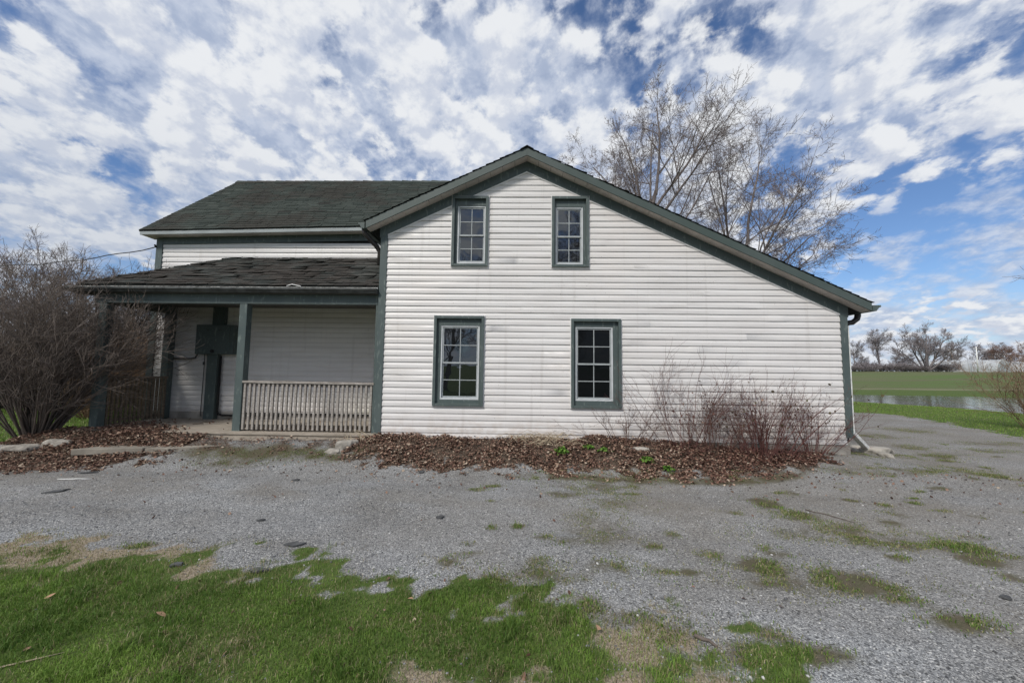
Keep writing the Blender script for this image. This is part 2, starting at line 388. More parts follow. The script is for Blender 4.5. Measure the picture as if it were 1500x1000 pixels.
for _i in range(90):
    _x = _pr.uniform(-.6, 9.5); _y = _pr.uniform(-3.9, -.9 + max(0, _x - 5) * .8); _r = _pr.uniform(.03, .085)
    PATCH.append((_x, _y, _r * _pr.uniform(1, 2.4), _r, _pr.uniform(.35, .85)))
def masks(x, y):
    x = np.asarray(x, float); y = np.asarray(y, float)
    n1 = (fbm(x * 1.3, y * 1.3, 31) - .5); n2 = (fbm(x * 5, y * 5, 41) - .5); n3 = fbm(x * 2.1, y * 2.1, 55) - .5
    ly = np.interp(x, [p[0] for p in LAWN], [p[1] for p in LAWN])
    n5 = fbm(x * 11, y * 11, 47) - .5
    front = sst(-.22, .34, ly - y + n2 * 1.15 + n5 * .7 + n1 * .35)
    thin = sst(.12, -.28, n3 + .19 - .17 * sst(-1.8, 1.0, x) - .20 * sst(-4.5, -5.3, y) * sst(-2.4, -.8, x) + n2 * .7)  # bare, strawy spots in the turf
    grass = front * (1 - .75 * thin * sst(-2.6, -.8, x))
    sy = np.interp(x, [p[0] for p in STRAW], [p[1] for p in STRAW])
    straw = sst(-.16, .2, sy - .10 - y + n2 * .8 + n5 * .3) * (1 - grass * .6) * sst(-.25, .2, n1 + .16)
    straw = np.maximum(straw, front * thin * .9)
    straw = straw * (1 - sst(.6, 1.6, x) * .45)
    # verge on the right, lawn on the left, field beyond
    gx = np.interp(y, [-8, 2, 3.3, 4.2, 5.6, 7.2, 8.8, 9.2, 14], [15.5, 13.0, 12.7, 12.9, 13.5, 14.1, 14.6, 13.3, 9.5])
    right = sst(-.5, .6, x - gx + n2 * 1.6 + n1 * 1.3)
    right = np.maximum(right, sst(9, 12, y) * (x > 6))
    left = sst(-.25, .25, -8.75 - x + np.minimum(y + .4, 1.2) * .2 + n2 * .3) * sst(-1.1, -.75, y + .12 * (x + 9) + n2 * .3)
    grass = np.maximum(np.maximum(grass, right), left)
    grass = np.maximum(grass, sst(8, 11, y))
    le = np.interp(x, [p[0] for p in LEAFE], [p[1] for p in LEAFE]) - .08
    leaf = sst(-.34, .24, y - le + n2 * .9 + n5 * .5) * (1 - sst(5.1, 5.9, x + .3 * n1)) * (1 - sst(2, 3, y)) * sst(-10.2, -9.4, x + y * .2)
    pd = (x > -5.6) & (x < -2.9)
    leaf = leaf * np.where(pd, .55, 1)
    leaf = np.maximum(leaf, .95 * sst(.10, .34, y - le + n2 * .35) * (1 - sst(5.1, 5.9, x + .3 * n1)) * (1 - sst(2, 3, y)) * sst(-10.2, -9.4, x + y * .2) * np.where(pd, .55, 1))
    leaf = leaf * (1 - left)
    moss = np.zeros_like(x)
    for (cx, cy, rx, ry, w) in PATCH:
        near = (np.abs(x - cx) < rx * 2.2) & (np.abs(y - cy) < ry * 2.2)
        if near.any():
            q = (((x[near] - cx) / rx) ** 2 + ((y[near] - cy) / ry) ** 2) / 1.5
            moss[near] = np.maximum(moss[near], w * np.exp(-q * .8))
    band = np.exp(-((y - le + .22) / .2) ** 2) * sst(-1.2, .6, x) * (1 - sst(3.6, 5.5, x)) * .75 + np.exp(-((y + .62) / .32) ** 2) * sst(-6, -5.2, x) * (1 - sst(-3, -2.3, x)) * .75
    moss = np.clip(np.maximum(moss, band) * (1 + n2 * 1.6) + .05 * n1, 0, 1)
    d = np.hypot(x, y); sd = pond_sd(x, y)
    field = sst(26, 34, d) * (1 - sst(-5.5, -3.5, sd + n1 * 1.5)); field = np.where((y < 12) & (x < 30), 0, field)
    straw = np.maximum(straw, .9 * sst(-8.5, -6.5, sd + n1) * sst(-4.4, -5.6, sd + n1) * (y > 20))
    field = field * (1 - .6 * straw * (y > 20))
    grass2 = grass * (1 - .8 * straw * (y > 20))
    crown = np.exp(-((y + 2.4 + .08 * x - .015 * x * x * (x > 0)) / .28) ** 2) * sst(.35, .6, fbm(x * 1.7, y * 2.6, 93))
    dust = .45 * crown + sst(3.5, 7.5, x + y) * .65 + .5 * sst(2.2, 3.4, x) * sst(.25, .6, fbm(x * .9, y * 1.6, 88)) + .45 * sst(-.6, .8, x) * (1 - sst(1.6, 2.6, x)) * sst(.3, .6, fbm(x * 1.1, y * 1.1, 87)) + sst(.1, .3, fbm(x * .7, y * .7, 77) - .35) * .35 + sst(-.4, -1.2, y - ly) * .4 * sst(-1, 2, x)
    return dict(grass=grass2, leaf=leaf, straw=straw, moss=moss, field=field, dust=np.clip(dust, 0, 1), front=front, thin=thin, right=right, left=left)

def axis(lo, hi, step, far, ratio):
    c = list(np.arange(lo, hi + step / 2, step)); s = step; a = c[-1]; up = []
    while a < far: s *= ratio; a += s; up.append(a)
    s = step; a = c[0]; dn = []
    while a > -far: s *= ratio; a -= s; dn.append(a)
    return np.array(dn[::-1] + c + up)
xs = axis(-10, 12, .07, 1500, 1.05); ys = axis(-7.5, 3, .07, 1500, 1.05)
GX, GY = np.meshgrid(xs, ys); gx = GX.ravel(); gy = GY.ravel(); gz = height(gx, gy)
mk = masks(gx, gy)
one = np.ones_like(gx)
A1 = np.stack([mk['grass'], mk['leaf'], mk['straw'], one], 1); A2 = np.stack([mk['moss'], mk['field'], mk['dust'], one], 1)
nx = len(xs); ny = len(ys)
ii = (np.arange(ny - 1)[:, None] * nx + np.arange(nx - 1)[None, :]).ravel()
Q = np.stack([ii, ii + 1, ii + 1 + nx, ii + nx], 1)
cxm = (xs[:-1][None, :] + xs[1:][None, :]) * .5 + 0 * ys[:-1, None]; cym = (ys[:-1][:, None] + ys[1:][:, None]) * .5 + 0 * xs[None, :-1]
fx = cxm.ravel(); fy = cym.ravel()
qg = mk['grass'][Q].mean(1); ql = mk['leaf'][Q].mean(1); qf = mk['field'][Q].mean(1); qs = mk['straw'][Q].mean(1)
zone = np.zeros(len(Q), int)                                   # 0 gravel
zone[(ql > .5)] = 1                                            # soil
zone[(qg > .5) | ((qs > .5) & (fy < -3))] = 2                  # lawn
zone[(qf > .5) | (np.hypot(fx, fy) > 60)] = 3                  # field
for z, nm in enumerate(('gravel_driveway', 'ground', 'lawn', 'field')):
    f = Q[zone == z]; u, inv = np.unique(f.ravel(), return_inverse=True)
    me = np_mesh(nm, np.stack([gx[u], gy[u], gz[u]], 1), [inv.reshape(-1, 4)], True, {'mask': A1[u], 'mask2': A2[u]})
    tag(link(nm, me, None, M['ground']), kind='structure')
wx = np.array([(p[0], p[1]) for p in POND]); cen = wx.mean(0); wx = cen + (wx - cen) * 1.09
me = np_mesh('pond', [(a, b, -.3) for a, b in wx], [np.arange(len(wx))[None, :]])
tag(link('pond', me, None, M['water']), kind='structure')

# ------------------------------------------------------------------ grass blades, gravel, leaf litter
def blades(name, x, y, hgt, wid, dry, tone, label, cat='grass'):
    n = len(x); z = height(x, y)
    a = RNG.uniform(0, 2 * PI, n); lean = RNG.uniform(.2, 1.1, n) * hgt; la = RNG.uniform(0, 2 * PI, n)
    dx = np.cos(a) * wid * .5; dy = np.sin(a) * wid * .5
    lx = np.cos(la) * lean; lyy = np.sin(la) * lean
    P = np.zeros((n, 5, 3))
    P[:, 0] = np.stack([x - dx, y - dy, z - .004], 1); P[:, 1] = np.stack([x + dx, y + dy, z - .004], 1)
    P[:, 2] = np.stack([x + dx * .75 + lx * .35, y + dy * .75 + lyy * .35, z + hgt * .62], 1)
    P[:, 3] = np.stack([x - dx * .75 + lx * .35, y - dy * .75 + lyy * .35, z + hgt * .62], 1)
    P[:, 4] = np.stack([x + lx, y + lyy, z + hgt * np.maximum(.35, 1 - .45 * (lean / hgt))], 1)
    b = np.arange(n)[:, None] * 5
    at = np.zeros((n, 5, 4)); at[:, :, 0] = dry[:, None]; at[:, :, 1] = [0, 0, .6, .6, 1]; at[:, :, 2] = tone[:, None]; at[:, :, 3] = 1
    me = np_mesh(name, P, [b + np.array([[0, 1, 2, 3]]), b + np.array([[3, 2, 4]])], False, {'mask': at.reshape(-1, 4)})
    return tag(link(name, me, None, M['grass']), label, cat, kind='stuff')

def ly_of(x): return np.interp(x, [p[0] for p in LAWN], [p[1] for p in LAWN])
N0 = 620000
x = RNG.uniform(-7.2, 4.2, N0); y = -3.2 - 3.1 * RNG.uniform(0, 1, N0)
mk_ = masks(x, y); dens = mk_['front'] * (1 - .80 * mk_['thin'])
dens = dens * (.35 + 1.1 * fbm(x * 3, y * 3, 91)) * (y > -6.2)
edge = np.clip(mk_['straw'] * .22, 0, 1) * (y < -3.4)
dens = dens * (.22 + .78 * sst(-.05, .75, ly_of(x) - y + (fbm(x * 1.7, y * 1.7, 19) - .5) * 1.1))
dens = dens * (1 - .35 * sst(.35, -.05, ly_of(x) - y) * fbm(x * 2.6, y * 2.6, 17) * 1.3)
keep = RNG.uniform(0, 1, N0) < np.maximum(dens, edge)
x, y = x[keep], y[keep]; th = mk_['thin'][keep]; fr = mk_['front'][keep]
tone = np.clip((fbm(x * 1.5, y * 1.5, 61) - .5) * 2.6 + .45 + (fbm(x * 8, y * 8, 62) - .5) * .8 + RNG.normal(0, .14, len(x)), 0, 1)
tuft = sst(.56, .70, fbm(x * 6.5, y * 6.5, 73))
tone = np.clip(tone - .35 * tuft, 0, 1)
hg = (.014 + .05 * fbm(x * 3.2, y * 3.2, 71) ** 1.5 + .030 * tuft) * RNG.uniform(.55, 1.25, len(x)) * (.5 + .5 * fr)
dry = (RNG.uniform(0, 1, len(x)) < (.05 + .22 * sst(.48, .68, fbm(x * 4.5, y * 4.5, 83)) + .5 * th + .75 * (1 - fr))) * RNG.uniform(.6, 1, len(x))
blades('lawn_grass', x, y, hg, RNG.uniform(.0022, .0042, len(x)), dry, tone, 'short green spring grass of the lawn in the foreground')
# matted dead grass lying along the drive edge and in the bare spots
N1 = 120000
x = RNG.uniform(-7.2, 3.2, N1); y = RNG.uniform(-6.2, -3.3, N1); mk_ = masks(x, y)
keep = RNG.uniform(0, 1, N1) < np.clip(mk_['straw'], 0, 1) * .55
x, y = x[keep], y[keep]
blades('dead_grass', x, y, RNG.uniform(.008, .022, len(x)), RNG.uniform(.003, .006, len(x)), RNG.uniform(.75, 1, len(x)), RNG.uniform(0, 1, len(x)), 'flattened straw coloured dead grass between lawn and gravel')
# tufts growing through the gravel
xx = []; yy = []; ww = []
for (cx, cy, rx, ry, w) in PATCH:
    k = int(2600 * rx * ry * PI * 4 * w) + 60
    k = min(k, 2600)
    xx.append(cx + rx * .62 * RNG.normal(0, 1, k)); yy.append(cy + ry * .62 * RNG.normal(0, 1, k)); ww.append(np.full(k, w))
x = np.concatenate(xx); y = np.concatenate(yy); w = np.concatenate(ww)
clump = fbm(x * 7, y * 7, 15); keep = RNG.uniform(0, 1, len(x)) < sst(.38, .6, clump)
x, y, w, clump = x[keep], y[keep], w[keep], clump[keep]
dry = (RNG.uniform(0, 1, len(x)) < (1.02 - w * .62)) * RNG.uniform(.35, .9, len(x))
blades('gravel_grass', x, y, RNG.uniform(.008, .032, len(x)) * (.4 + .75 * w), RNG.uniform(.0035, .007, len(x)), dry, np.clip(w * .5 * RNG.uniform(.1, 1, len(x)), 0, 1), 'sparse olive grass and moss sprouting through the gravel')
# verge by the pond and the side lawn
N2 = 170000
x = RNG.uniform(12, 27, N2); y = RNG.uniform(-1, 22, N2); mk_ = masks(x, y); sd = pond_sd(x, y)
keep = (RNG.uniform(0, 1, N2) < mk_['right'] * .9) & (sd < -.3); x, y = x[keep], y[keep]
blades('verge_grass', x, y, RNG.uniform(.02, .06, len(x)), RNG.uniform(.006, .014, len(x)), (RNG.uniform(0, 1, len(x)) < .16) * .7, np.clip(.25 + .8 * RNG.uniform(0, 1, len(x)), 0, 1), 'green grass verge between the gravel and the pond')
N2 = 40000
x = RNG.uniform(-22, -8.4, N2); y = RNG.uniform(-1.2, 8, N2); mk_ = masks(x, y)
keep = RNG.uniform(0, 1, N2) < mk_['left'] * .9; x, y = x[keep], y[keep]
blades('side_grass', x, y, RNG.uniform(.03, .08, len(x)), RNG.uniform(.008, .02, len(x)), (RNG.uniform(0, 1, len(x)) < .12) * .7, np.clip(.1 + .6 * RNG.uniform(0, 1, len(x)), 0, 1), 'green side lawn at far left behind the edging stones')

# loose stones on the drive
ico_v = []
t_ = (1 + 5 ** .5) / 2
IV = np.array([(-1, t_, 0), (1, t_, 0), (-1, -t_, 0), (1, -t_, 0), (0, -1, t_), (0, 1, t_), (0, -1, -t_), (0, 1, -t_), (t_, 0, -1), (t_, 0, 1), (-t_, 0, -1), (-t_, 0, 1)]) / 1.9
IF = np.array([(0, 11, 5), (0, 5, 1), (0, 1, 7), (0, 7, 10), (0, 10, 11), (1, 5, 9), (5, 11, 4), (11, 10, 2), (10, 7, 6), (7, 1, 8), (3, 9, 4), (3, 4, 2), (3, 2, 6), (3, 6, 8), (3, 8, 9), (4, 9, 5), (2, 4, 11), (6, 2, 10), (8, 6, 7), (9, 8, 1)])
def pebbles(name, x, y, r, mat, label):
    n = len(x); z = height(x, y)
    sc = RNG.uniform(.6, 1.3, (n, 1, 3)) * np.array([1, 1, .65]); jit = RNG.uniform(.75, 1.25, (n, 12, 1))
    a = RNG.uniform(0, 2 * PI, n); P = IV[None] * jit * sc * r[:, None, None]
    ca, sa = np.cos(a)[:, None], np.sin(a)[:, None]
    P = np.stack([P[:, :, 0] * ca - P[:, :, 1] * sa + x[:, None], P[:, :, 0] * sa + P[:, :, 1] * ca + y[:, None], P[:, :, 2] + (z + r * .25)[:, None]], 2)
    me = np_mesh(name, P, [(np.arange(n)[:, None, None] * 12 + IF[None]).reshape(-1, 3)])
    return tag(link(name, me, None, mat), label, 'gravel', kind='stuff')
g = G('loose_stone'); r_ = g.rnd()
M['pebble'] = g.finish(g.ramp(r_, [(0, (.07, .071, .072)), (.3, (.17, .172, .174)), (.65, (.26, .262, .262)), (.9, (.36, .36, .355)), (1, (.55, .54, .52))]), .85, None, .3)
N3 = 60000
u = RNG.uniform(0, 1, N3); y = -5.6 + 5.2 * u ** 1.6; x = RNG.uniform(-1, 1, N3) * (2.2 + (y + 6.9) * 1.35)
mk_ = masks(x, y); cov = np.maximum.reduce([mk_['grass'], mk_['leaf'], mk_['straw'] * .8, mk_['moss']])
keep = RNG.uniform(0, 1, N3) > cov * 1.05; x, y = x[keep], y[keep]
pebbles('loose_gravel', x, y, RNG.gamma(3, .0014, len(x)).clip(.002, .010), M['pebble'], 'loose grey crushed stone scattered over the driveway')

def leaves(name, x, y, z, size, mat, label=None, parent=None, tilt=.55, kind='stuff', cat='leaf litter'):
    n = len(x)
    a = RNG.uniform(0, 2 * PI, n); L = size * RNG.uniform(.5, 1.5, n); W = L * RNG.uniform(.3, .5, n); cup = L * RNG.uniform(-.05, .3, n)
    loc = np.zeros((n, 6, 3))
    loc[:, 0] = np.stack([-L * .5, 0 * L, 0 * L], 1); loc[:, 1] = np.stack([-L * .1, -W, cup], 1); loc[:, 2] = np.stack([L * .28, -W * .7, cup * .8], 1)
    loc[:, 3] = np.stack([L * .55, 0 * L, cup * .5], 1); loc[:, 4] = np.stack([L * .25, W * .75, cup * .9], 1); loc[:, 5] = np.stack([-L * .12, W * .9, cup * 1.1], 1)
    rx = RNG.normal(0, tilt, n); ry = RNG.normal(0, tilt, n)
    def rot(P, i, j, an):
        c, s = np.cos(an)[:, None], np.sin(an)[:, None]; Q_ = P.copy()
        Q_[:, :, i] = P[:, :, i] * c - P[:, :, j] * s; Q_[:, :, j] = P[:, :, i] * s + P[:, :, j] * c; return Q_
    loc = rot(rot(rot(loc, 1, 2, rx), 0, 2, ry), 0, 1, a)
    loc += np.stack([x, y, z], 1)[:, None]
    b = np.arange(n)[:, None] * 6
    me = np_mesh(name, loc, [b + np.array([[0, 1, 2, 3]]), b + np.array([[0, 3, 4, 5]])])
    o = link(name, me, parent, mat)
    return tag(o, label, cat if label else None, kind=kind) if label else o

N4 = 125000
x = RNG.uniform(-10, 6.2, N4); y = RNG.uniform(-2.0, .75, N4); mk_ = masks(x, y)
keep = (RNG.uniform(0, 1, N4) < mk_['leaf'] ** 1.7 * (.25 + .95 * sst(.32, .58, fbm(x * 3.1, y * 3.1, 131))) * np.where((x > -5.6) & (x < -2.9), .35, 1)) & ((y < -.02) | (x > 5.8) | (x < -2.7)) & ~((x > -8.2) & (x < -2.6) & (y > -.1))
x, y = x[keep], y[keep]
pile = RNG.uniform(0, .05, len(x)); zz = height(x, y) + pile * sst(-1.2, -.7, y)
rd = sst(1.8, 3.8, x + RNG.normal(0, .6, len(x))) > .5
leaves('leaf_litter', x[~rd], y[~rd], zz[~rd] + .008, .033, M['litter'], 'bed of dead brown leaves along the house wall and porch', tilt=.38)
leaves('red_leaf_litter', x[rd], y[rd], zz[rd] + .008, .032, M['litter_red'], 'reddish dead leaves under the bare canes by the right end of the wall', tilt=.38)
x = RNG.uniform(-10, 6.2, 90000); y = RNG.uniform(-1.9, .75, 90000); mk_ = masks(x, y)
k = (RNG.uniform(0, 1, 90000) < mk_['leaf'] ** 1.3 * .7) & ((y < -.02) | (x > 5.8)) & ~((x > -8.2) & (x < -2.6) & (y > -.1)); x, y = x[k], y[k]
leaves('leaf_fragments', x, y, height(x, y) + RNG.uniform(.003, .02, len(x)), .017, M['litter'], 'crumbled leaf fragments and bark matted into the bed along the wall', tilt=.8)
# strays on lawn and gravel
x = np.concatenate([RNG.uniform(-5, 2, 90), RNG.uniform(-7, 8, 700)]); y = np.concatenate([RNG.uniform(-5.6, -3.9, 90), -.9 - RNG.gamma(1.0, .45, 700)])
leaves('stray_leaf_litter', x, y, height(x, y) + .010, .030, M['litter'], 'few stray dead leaves blown onto gravel and lawn')
x = RNG.uniform(-8.0, -5.6, 1500); y = -.05 + RNG.gamma(1.3, .33, 1500); k = (y < 1.5) & (RNG.uniform(0, 1, 1500) < sst(-5.9, -7.1, x + y * .9)); x, y = x[k], y[k]
x = np.concatenate([x, RNG.uniform(-5.1, -2.7, 420), RNG.uniform(-8, -2.7, 50)]); y = np.concatenate([y, RNG.uniform(.22, .7, 420), RNG.uniform(.1, 1.6, 50)])
leaves('porch_leaf_litter', x, y, np.full(len(x), .362), .05, M['litter'], 'dead brown leaves drifted onto the porch floor')

# ------------------------------------------------------------------ the farmhouse
house = empty('farmhouse', (0, 0, 0), 0, 'white clapboard farmhouse with green trim, shingled roofs and a corner porch', 'house')
C_ = .114
XP = .05; ZP = 5.21; SL = .471                        # siding peak under the frieze
XL, XR = -2.515, 5.625
PROF = [(0.0, -.004), (.018, -.0045), (.040, -.011), (.052, -.0150), (.1065, -.0170), (.1095, -.0155), (.110, .001), (.114, .001)]   # down from the top of a course: (drop, y)

def siding(name, mat, parent, u0, u1, zb, zt, top_of, place, holes=(), zoff=3.92, xsub=.5, wob=.0011, seed=1):
    """courses of clapboard; u runs along the wall, place(u, d, z) -> world (d = outwards negative)"""
    zs = []
    k0 = math.floor((zoff - zt) / C_) - 1; k1 = math.ceil((zoff - zb) / C_) + 1
    rnd = random.Random(seed)
    V = []; F = []
    for k in range(k0, k1):
        ztop = zoff - k * C_
        pr = [(ztop - d, y) for d, y in PROF]
        zz = set()
        for a in (zb, zt): zz.add(a)
        for h in holes: zz.add(h[2]); zz.add(h[3])
        ins = list(pr)
        for a in zz:
            if pr[-1][0] < a < pr[0][0]:
                for (z1, y1), (z2, y2) in zip(pr[:-1], pr[1:]):
                    if z2 < a < z1: ins.append((a, y1 + (y2 - y1) * (a - z1) / (z2 - z1)))
        ins = sorted(set(ins), key=lambda q: -q[0])
        seams = sorted(rnd.uniform(u0, u1) for _ in range(int((u1 - u0) / 3.2)))
        for (z1, y1), (z2, y2) in zip(ins[:-1], ins[1:]):
            if z1 > zt + 1e-6 or z2 < zb - 1e-6: continue
            zm = (z1 + z2) / 2
            a1, b1 = top_of(z1); a2, b2 = top_of(z2)
            a1, a2 = max(u0, a1), max(u0, a2); b1, b2 = min(u1, b1), min(u1, b2)
            if b1 <= a1 and b2 <= a2: continue
            if b1 < a1: a1 = b1 = (a1 + b1) / 2
            hs = sorted((h[0], h[1]) for h in holes if h[2] < zm < h[3])
            segs = []; ca = None
            cur = ('L',)
            for h in hs:
                segs.append((cur, ('H', h[0]))); cur = ('H', h[1])
            segs.append((cur, ('R',)))
            for sa, sb in segs:
                p1 = a1 if sa[0] == 'L' else sa[1]; p2 = a2 if sa[0] == 'L' else sa[1]
                q1 = b1 if sb[0] == 'R' else sb[1]; q2 = b2 if sb[0] == 'R' else sb[1]
                if q1 <= p1 and q2 <= p2: continue
                n = max(1, int(max(q1 - p1, q2 - p2) / xsub))
                ts = [i / n for i in range(n + 1)]
                for sm in seams:
                    t = (sm - p2) / (q2 - p2 + 1e-9)
                    if .02 < t < .98: ts += [t - .0007, t + .0007]
                ts.sort()
                base = len(V)
                for t in ts:
                    ua = p1 + (q1 - p1) * t; ub = p2 + (q2 - p2) * t
                    def W(u):
                        w_ = wob * (math.sin(u * 5.1 + k * 1.7) + math.sin(u * 2.3 + k * .9 + seed))
                        return w_ - .0035 * (sum(1 for sm in seams if sm < u) % 2)
                    V.append(place(ua, y1 + W(ua), z1)); V.append(place(ub, y2 + W(ub), z2))
                for i in range(len(ts) - 1):
                    b = base + 2 * i; F.append((b, b + 1, b + 3, b + 2))
    me = np_mesh(name, V, [np.array(F)])
    return link(name, me, parent, mat)

WINS = [(-1.60, -.69, .865, 2.485, (-1.482, -.776, .973, 2.315), True, 'left'),
        (.875, 1.765, .862, 2.452, (.955, 1.63, .983, 2.312), False, 'dark'),
        (-1.322, -.648, 3.402, 4.725, (-1.228, -.700, 3.463, 4.56), True, ''),
        (.522, 1.197, 3.397, 4.72, (.590, 1.098, 3.449, 4.537), True, '')]
holes = [(w[0] - .012, w[1] + .012, w[2] - .012, w[3] + .012) for w in WINS]
siding('wall', M['siding'], house, XL - .02, XR + .02, .30, 5.30,
       lambda z: (XP - (ZP + .03 - z) / SL, XP + (ZP + .03 - z) / SL) if z > 2.4 else (-99, 99),
       lambda u, d, z: (u, d, z), holes)
# body behind the siding (keeps the rooms dark)
b = MB(); YB = 7.0
def gz_(x): return ZP + .17 - SL * abs(x - XP)
poly = [(-2.60, -.1), (5.70, -.1), (5.70, gz_(5.70)), (XP, gz_(XP)), (-2.60, gz_(-2.60))]
# front skin with window holes as strips
def front_skin():
    xs_ = sorted({-2.60, 5.70, XP, *[h[0] for h in holes], *[h[1] for h in holes]})
    for xa, xb in zip(xs_[:-1], xs_[1:]):
        zs_ = [-.1]; hh = sorted((h[2], h[3]) for h in holes if h[0] < (xa + xb) / 2 < h[1])
        for h in hh: zs_ += list(h)
        for i in range(0, len(zs_), 2):
            z0 = zs_[i]; last = i + 1 >= len(zs_)
            za = gz_(xa) if last else zs_[i + 1]; zb_ = gz_(xb) if last else zs_[i + 1]
            b.add([(xa, .014, z0), (xb, .014, z0), (xb, .014, zb_), (xa, .014, za)], [(0, 1, 2, 3)])
front_skin()
b.build('wall_backing', M['interior'], house)
b = MB(); b.prism(poly, 'y', .45, YB); b.build('wall_core', M['interior'], house)
siding('wall', M['siding'], house, .0, YB, .43, 2.9, lambda z: (-99, 99), lambda u, d, z: (5.70 - d, u, z), seed=4)
siding('wall', M['siding_porch'], house, .02, 1.69, .43, 4.2, lambda z: (-99, 99), lambda u, d, z: (-2.60 + d, u, z), seed=5)
# foundation
b = MB(); b.box(-2.58, 5.70, -.004, YB, -.3, .36); b.box(-2.57, 5.69, .03, YB, .361, .445); b.build('foundation', M['concrete'], house)
# corner trim
b = MB(); b.box(-2.645, XL, -.030, .012, .24, 4.07); b.box(-2.645, -2.612, .013, .16, .24, 4.0); b.build('corner_trim', M['trim'], house, bevel=.004)
b = MB(); b.box(XR, 5.748, -.030, .012, .415, 2.66); b.box(5.716, 5.748, .013, .16, .415, 2.60); b.build('corner_trim', M['trim'], house, bevel=.004)
# frieze boards along the rakes
def rake_band(name, mat, lo, hi, y0, y1, xa, xb, bevel=0):
    for (x0, x1, nm) in ((xa, XP, 0), (XP, xb, 1)):
        m = MB()
        f = lambda x, o: ZP + o - SL * abs(x - XP)
        m.prism([(x0, f(x0, lo)), (x1, f(x1, lo)), (x1, f(x1, hi)), (x0, f(x0, hi))], 'y', y0, y1)
        m.build(name, mat, house, bevel=bevel)
ff = lambda x, o: ZP + o - SL * abs(x - XP)
for segs in (((-2.66, -1.337, None), (-1.337, -.9615, 4.7395), (-.9615, XP, None)), ((XP, 1.0606, None), (1.0606, 1.2115, 4.7345), (1.2115, 5.76, None))):
    m = MB()
    for (xa, xb, lo) in segs:
        m.prism([(xa, lo or ff(xa, 0)), (xb, lo or ff(xb, 0)), (xb, ff(xb, .20)), (xa, ff(xa, .20))], 'y', -.034, .012)
    m.build('frieze_board', M['trim'], house)
for segs in (((XL, -1.337), (-.97, XP)), ((XP, 1.06), (1.2115, XR))):
    m = MB()
    for (xa, xb) in segs:
        m.prism([(xa, ff(xa, -.022)), (xb, ff(xb, -.022)), (xb, ff(xb, -.001)), (xa, ff(xa, -.001))], 'y', -.026, 0)
    m.build('frieze_channel', M['jchannel'], house)
# soffit panels, fascia, roof slabs
OV = -.23; ZS = .187
for sgn, xe in ((-1, -2.845), (1, 5.985)):
    m = MB(); n = 13 if sgn < 0 else 27
    f = lambda x, o: ZP + o - SL * abs(x - XP)
    for i in range(n):
        xa = XP + (xe - XP) * i / n; xb = XP + (xe - XP) * (i + 1) / n - sgn * .006
        x0, x1 = min(xa, xb), max(xa, xb)
        m.prism([(x0, f(x0, ZS)), (x1, f(x1, ZS)), (x1, f(x1, ZS + .012)), (x0, f(x0, ZS + .012))], 'y', OV + .004, -.036)
    m.build('soffit', M['soffit'], house)
    m = MB(); x0, x1 = min(XP, xe), max(XP, xe)
    m.prism([(x0, f(x0, ZS - .004)), (x1, f(x1, ZS - .004)), (x1, f(x1, ZS + .138)), (x0, f(x0, ZS + .138))], 'y', OV - .022, OV)
    m.build('fascia', M['fascia'], house, bevel=.003)
    m = MB()
    m.prism([(x0, f(x0, ZS + .013)), (x1, f(x1, ZS + .013)), (x1, f(x1, ZS + .137)), (x0, f(x0, ZS + .137))], 'y', OV + .001, YB + .2)
    m.build('roof', M['shingle_dark'], house)

def shingles(name, mat, parent, EL, ER, RL, RR, ulo, uhi, expo=.135, tabw=.30, lift=.008, rough=.5, seed=2, ridge=False):
    """tabs laid course by course on the patch eave(EL-ER) .. ridge(RL-RR)"""
    rn = np.random.default_rng(seed)
    EL, ER, RL, RR = map(np.array, (EL, ER, RL, RR)); EL, ER, RL, RR = [p.astype(float) for p in (EL, ER, RL, RR)]
    W = np.linalg.norm(ER - EL); Ls = np.linalg.norm((RL + RR) / 2 - (EL + ER) / 2)
    nrm = np.cross(ER - EL, RL - EL); nrm /= np.linalg.norm(nrm)
    if nrm[2] < 0: nrm = -nrm
    def P(u, s): 
        t = s / Ls; a = EL + (ER - EL) * (u / W); c = RL + (RR - RL) * (u / W); return a + (c - a) * t
    V = []; F = []; nc = int(Ls / expo) + 1
    for i in range(nc):
        s0 = i * expo; off = rn.uniform(0, tabw)
        u = -off
        while u < W:
            w = tabw * rn.uniform(.92, 1.06); a = u; c = u + w - .006 - .006 * rn.random(); u += w
            sj = s0 + rn.normal(0, .006) * rough - (.0 if rn.random() > .04 * rough else rn.uniform(0, .04)); s1 = s0 + expo + .035
            s1 = min(s1, Ls); sm = s0 + expo * .5
            lo, hi = ulo(max(sm, 0)), uhi(max(sm, 0))
            a = max(a, lo); c = min(c, hi)
            if c - a < .02: continue
            sj2 = sj + rn.normal(0, .004) * rough
            l1 = lift * (1 + abs(rn.normal(0, .55)) * rough); l2 = lift * (1 + abs(rn.normal(0, .55)) * rough)
            q = [P(a, sj) + nrm * l1, P(c, sj2) + nrm * l2, P(c, s1) + nrm * .001, P(a, s1) + nrm * .001]
            q2 = [P(a, sj) + nrm * (l1 - .006), P(c, sj2) + nrm * (l2 - .006)]
            b0 = len(V); V += q + q2
            F += [(b0, b0 + 1, b0 + 2, b0 + 3), (b0 + 4, b0 + 5, b0 + 1, b0)]
    return link(name, np_mesh(name, V, [np.array(F)]), parent, mat)

def slab(name, mat, pts, th, parent=house):
    p = [Vector(q) for q in pts]; n = (p[1] - p[0]).cross(p[-1] - p[0]).normalized()
    if n.z < 0: n = -n
    m = MB(); k = len(p); lo = [q - n * th for q in p]
    m.add(list(map(tuple, p)) + list(map(tuple, lo)), [tuple(range(k)), tuple(range(k, 2 * k))[::-1]] + [(i, k + i, k + (i + 1) % k, (i + 1) % k) for i in range(k)])
    return m.build(name, mat, parent)

